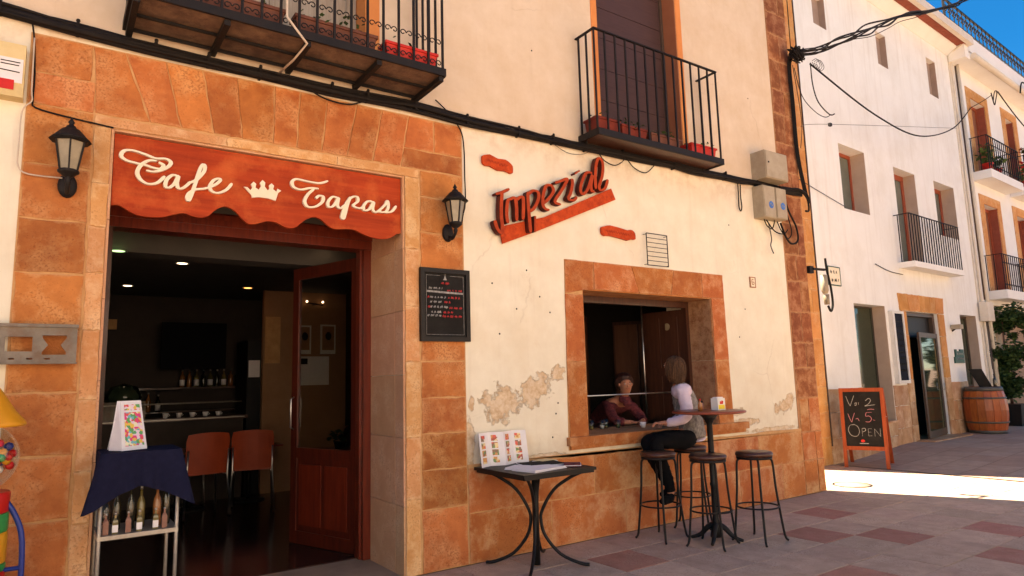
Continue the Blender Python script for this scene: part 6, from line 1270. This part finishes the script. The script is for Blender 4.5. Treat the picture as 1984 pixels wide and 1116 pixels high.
def woman_out():
    t = thing('person', 'woman with light brown hair and grey vest sitting on a stool at the service window', 'person', (5.54, -.29, 0))
    pel = (5.62, -.28, .90)
    V = [(*pel, .11, .10), (5.615, -.275, 1.03, .09, .08), (5.59, -.265, 1.20, .095, .085), (5.56, -.255, 1.35, .095, .08), (5.52, -.245, 1.45, .055, .05), (5.50, -.235, 1.52, .043), (5.48, -.215, 1.59, .062, .07), (5.47, -.205, 1.655, .075, .082), (5.47, -.20, 1.72, .055, .06),
         (5.46, -.36, 1.40, .050), (5.445, -.40, 1.27, .048), (5.43, -.425, 1.13, .040), (5.33, -.37, 1.085, .030), (5.24, -.30, 1.075, .023), (5.20, -.27, 1.078, .026, .018),
         (5.65, -.14, 1.40, .042), (5.74, -.09, 1.28, .036), (5.81, -.06, 1.16, .030), (5.77, .02, 1.08, .024), (5.71, .08, 1.03, .021), (5.67, .11, 1.022, .024, .016),
         (5.48, -.34, .885, .09), (5.25, -.34, .90, .078), (5.04, -.325, .90, .064), (5.07, -.36, .72, .054), (5.13, -.39, .52, .043), (5.155, -.40, .40, .036), (5.09, -.41, .355, .028, .026), (5.05, -.415, .345, .020, .018),
         (5.50, -.20, .885, .09), (5.28, -.19, .90, .078), (5.07, -.17, .90, .064), (5.12, -.21, .72, .054), (5.22, -.26, .52, .043), (5.27, -.28, .44, .036), (5.21, -.30, .395, .028, .026), (5.17, -.31, .385, .020, .018), (5.69, -.29, .91, .06)]
    E = [(0, 1), (1, 2), (2, 3), (3, 4), (4, 5), (5, 6), (6, 7), (7, 8), (3, 9), (9, 10), (10, 11), (11, 12), (12, 13), (13, 14), (3, 15), (15, 16), (16, 17), (17, 18), (18, 19), (19, 20), (0, 21), (21, 22), (22, 23), (23, 24), (24, 25), (25, 26), (26, 27), (27, 28), (0, 29), (29, 30), (30, 31), (31, 32), (32, 33), (33, 34), (34, 35), (35, 36), (0, 37)]
    VB = [(*q[:3], *[r_*.78 for r_ in q[3:]]) if i in (0, 1, 2, 3, 9, 10, 11, 12, 15, 16, 17, 18, 21, 22, 23, 24, 29, 30, 31, 32, 37) else q for i, q in enumerate(V)]; EB = list(E)
    fingers(VB, EB, 14, Vector((5.21, -.27, 1.075)), Vector((-.8, .55, 0)).normalized(), Vector((.55, .8, 0)).normalized()); fingers(VB, EB, 20, Vector((5.67, .11, 1.022)), Vector((-.98, .1, 0)).normalized(), Vector((.1, .98, 0)).normalized())
    skin('body', VB, EB, 'skin', t)
    def sub_(name, idx, ed, mat, grow, lbl=None):
        mp = {a: i for i, a in enumerate(idx)}; vv = []
        for a in idx: q = V[a]; vv.append((*q[:3], q[3]+grow, (q[4] if len(q) > 4 else q[3])+grow))
        return skin(name, vv, [(mp[a], mp[b]) for a, b in ed], mat, t, label=lbl)
    sub_('trousers', [0, 37, 21, 22, 23, 24, 25, 26, 29, 30, 31, 32, 33, 34], [(0, 37), (0, 21), (21, 22), (22, 23), (23, 24), (24, 25), (25, 26), (0, 29), (29, 30), (30, 31), (31, 32), (32, 33), (33, 34)], 'trouser', .014)
    sub_('shirt', [3, 9, 10, 11, 12, 13, 15, 16, 17, 18, 19], [(3, 9), (9, 10), (10, 11), (11, 12), (12, 13), (3, 15), (15, 16), (16, 17), (17, 18), (18, 19)], 'pink', .022)
    vv = [(5.66, -.285, .885, .155, .14), (5.655, -.285, .93, .150, .135), (5.645, -.28, 1.03, .146, .128), (5.62, -.268, 1.18, .150, .125), (5.58, -.258, 1.33, .146, .118), (5.55, -.25, 1.41, .11, .10), (5.515, -.24, 1.475, .066, .062)]
    skin('vest', vv, [(i, i+1) for i in range(6)], 'vest', t); skin('vest_shoulder', [(5.56, -.255, 1.39, .09), (5.50, -.32, 1.415, .070), (5.47, -.355, 1.40, .058)], [(0, 1), (1, 2)], 'vest', t)
    skin('shirt_hem', [(5.665, -.285, .855, .158, .144), (5.66, -.285, .90, .152, .138)], [(0, 1)], 'pink', t)
    skin('collar', [(5.515, -.238, 1.475, .074), (5.505, -.232, 1.52, .058)], [(0, 1)], 'pink', t)
    for a, b, c in (((5.175, -.40, .375), (5.08, -.415, .345), (4.98, -.425, .335)), ((5.295, -.28, .41), (5.20, -.305, .385), (5.10, -.32, .375))):
        skin('shoe', [(*a, .060, .058), (*b, .050, .044), (*c, .040, .032)], [(0, 1), (1, 2)], 'trouser', t)
    hc = Vector((5.49, -.225, 1.645)); m = MB(); n, mm = 26, 48; fwd = Vector((-.05, .99, 0)).normalized(); vs = []
    for i in range(n+1):
        th = pi*i/n
        for k in range(mm):
            ph = 2*pi*k/mm; d = Vector((sin(th)*cos(ph), sin(th)*sin(ph), cos(th))); back = -d.dot(fwd)
            r = Vector((d.x*.102, d.y*.106, d.z*.110)); r *= 1+.03*sin(ph*11+th*3)+.022*sin(ph*23+th*2)
            if d.z < 0: r.z *= 1.0+1.0*max(0, back*.6+.6); r.x *= 1+.12*d.z*-1; r.y *= 1+.12*d.z*-1; r -= Vector((-.02, 0, 0))*d.z
            r -= fwd*.022
            if back < -.84 and d.z < .4: r *= .72
            vs.append(hc+r)
    m.add(vs, [(i*mm+k, i*mm+(k+1) % mm, (i+1)*mm+(k+1) % mm, (i+1)*mm+k) for i in range(n) for k in range(mm)], True); m.build('hair', 'hair_b', t)
    rh = random.Random(6); st_ = MB()
    for k in range(190):
        ph = rh.uniform(0, 2*pi); kk = int(ph/(2*pi)*mm) % mm; i0 = rh.randint(1, 5); i1 = rh.randint(17, 24); pts = []
        for i in range(i0, i1, 3):
            q = Vector(vs[i*mm+(kk+int(rh.uniform(-1, 1.9))) % mm]); pts.append(hc+(q-hc)*(1.0+rh.uniform(.0, .045)))
        tip = pts[-1]+Vector((rh.uniform(-.012, .012), rh.uniform(-.012, .012), -rh.uniform(.01, .045))); pts.append(tip)
        if (pts[2]-hc).normalized().dot(fwd) > .80: continue
        st_.tube(pts, [.0035, .0012], 4, sub=2)
    so_ = st_.build('hair_strands', 'hair_b', t); so_['kind'] = 'stuff'
    face(t, (5.472, -.205, 1.655), fwd, .076)
woman_out()
def woman_in():
    c = Vector((5.66, .52, 0)); t = thing('person', 'smiling dark-haired woman in maroon clothes leaning on the counter inside the service window', 'person', (5.72, 1.42, 0))
    # she stands inside and leans over the counter, forearms on the deep sill
    V = [(5.84, 1.42, .95, .14, .11), (5.80, 1.28, 1.08, .135, .10), (5.75, 1.10, 1.17, .14, .10), (5.71, .92, 1.23, .14, .10), (5.685, .80, 1.29, .07, .06), (5.67, .73, 1.335, .046), (5.665, .70, 1.40, .07, .07), (5.66, .69, 1.47, .082, .088), (5.66, .695, 1.53, .055, .06),
         (5.55, .88, 1.22, .055), (5.50, .80, 1.13, .05), (5.48, .70, 1.045, .042), (5.55, .60, 1.03, .032), (5.61, .56, 1.03, .025), (5.87, .86, 1.22, .055), (5.91, .78, 1.13, .05), (5.91, .69, 1.045, .042), (5.83, .60, 1.03, .032), (5.76, .56, 1.03, .025),
         (5.76, 1.44, .90, .10), (5.76, 1.45, .50, .07), (5.76, 1.46, .09, .045), (5.76, 1.36, .05, .035), (5.92, 1.44, .90, .10), (5.92, 1.45, .50, .07), (5.92, 1.46, .09, .045), (5.92, 1.36, .05, .035)]
    E = [(i, i+1) for i in range(8)]+[(3, 9), (9, 10), (10, 11), (11, 12), (12, 13), (3, 14), (14, 15), (15, 16), (16, 17), (17, 18), (0, 19), (19, 20), (20, 21), (21, 22), (0, 23), (23, 24), (24, 25), (25, 26)]
    VB, EB = list(V), list(E)
    fingers(VB, EB, 13, Vector((5.61, .56, 1.03)), Vector((.8, -.6, 0)).normalized(), Vector((.6, .8, 0)).normalized()); fingers(VB, EB, 18, Vector((5.76, .56, 1.03)), Vector((-.8, -.6, 0)).normalized(), Vector((-.9, .4, 0)).normalized())
    skin('body', VB, EB, 'skin', t)
    g_ = lambda idx, ed, mat, nm, gr: skin(nm, [(*V[a][:3], V[a][3]+gr, (V[a][4] if len(V[a]) > 4 else V[a][3])+gr) for a in idx], ed, mat, t)
    g_([0, 1, 2, 3, 9, 10, 11, 12, 14, 15, 16, 17], [(0, 1), (1, 2), (2, 3), (3, 4), (4, 5), (5, 6), (6, 7), (3, 8), (8, 9), (9, 10), (10, 11)], 'maroon', 'blouse', .018)
    g_([0, 19, 20, 21, 23, 24, 25], [(0, 1), (1, 2), (2, 3), (0, 4), (4, 5), (5, 6)], 'trouser', 'trousers', .015)
    skin('scarf', [(5.60, .76, 1.30, .045), (5.67, .69, 1.285, .05), (5.74, .76, 1.30, .045), (5.67, .68, 1.20, .045)], [(0, 1), (1, 2), (1, 3)], 'maroon', t)
    hc = Vector((5.662, .715, 1.495)); fwd = Vector((-.45, -.89, 0)).normalized(); m = MB(); n, mm = 18, 32; vs = []
    for i in range(n+1):
        th = pi*i/n
        for k in range(mm):
            ph = 2*pi*k/mm; d = Vector((sin(th)*cos(ph), sin(th)*sin(ph), cos(th))); fr_ = d.dot(fwd); r = d*.112*(1+.04*sin(ph*9+th*5))
            if fr_ > .35 and d.z < .45: r *= .66
            vs.append(hc+r-fwd*.015)
    m.add(vs, [(i*mm+k, i*mm+(k+1) % mm, (i+1)*mm+(k+1) % mm, (i+1)*mm+k) for i in range(n) for k in range(mm)], True); m.build('hair', 'hair_d', t)
    face(t, (5.66, .69, 1.462), fwd, .088)
woman_in()
t = thing('white_cup', 'small white cup on the sill between the two women', 'cup', (5.52, .30, .987)); MB().lathe([(.022, 0), (.035, .06), (.033, .06), (.018, .006)], (5.52, .30, .987), 16).build('bowl', 'paper', t); MB().tube([(5.486, .30, 1.035), (5.47, .30, 1.025), (5.488, .30, 1.005)], .004, 6).build('handle', 'paper', t)
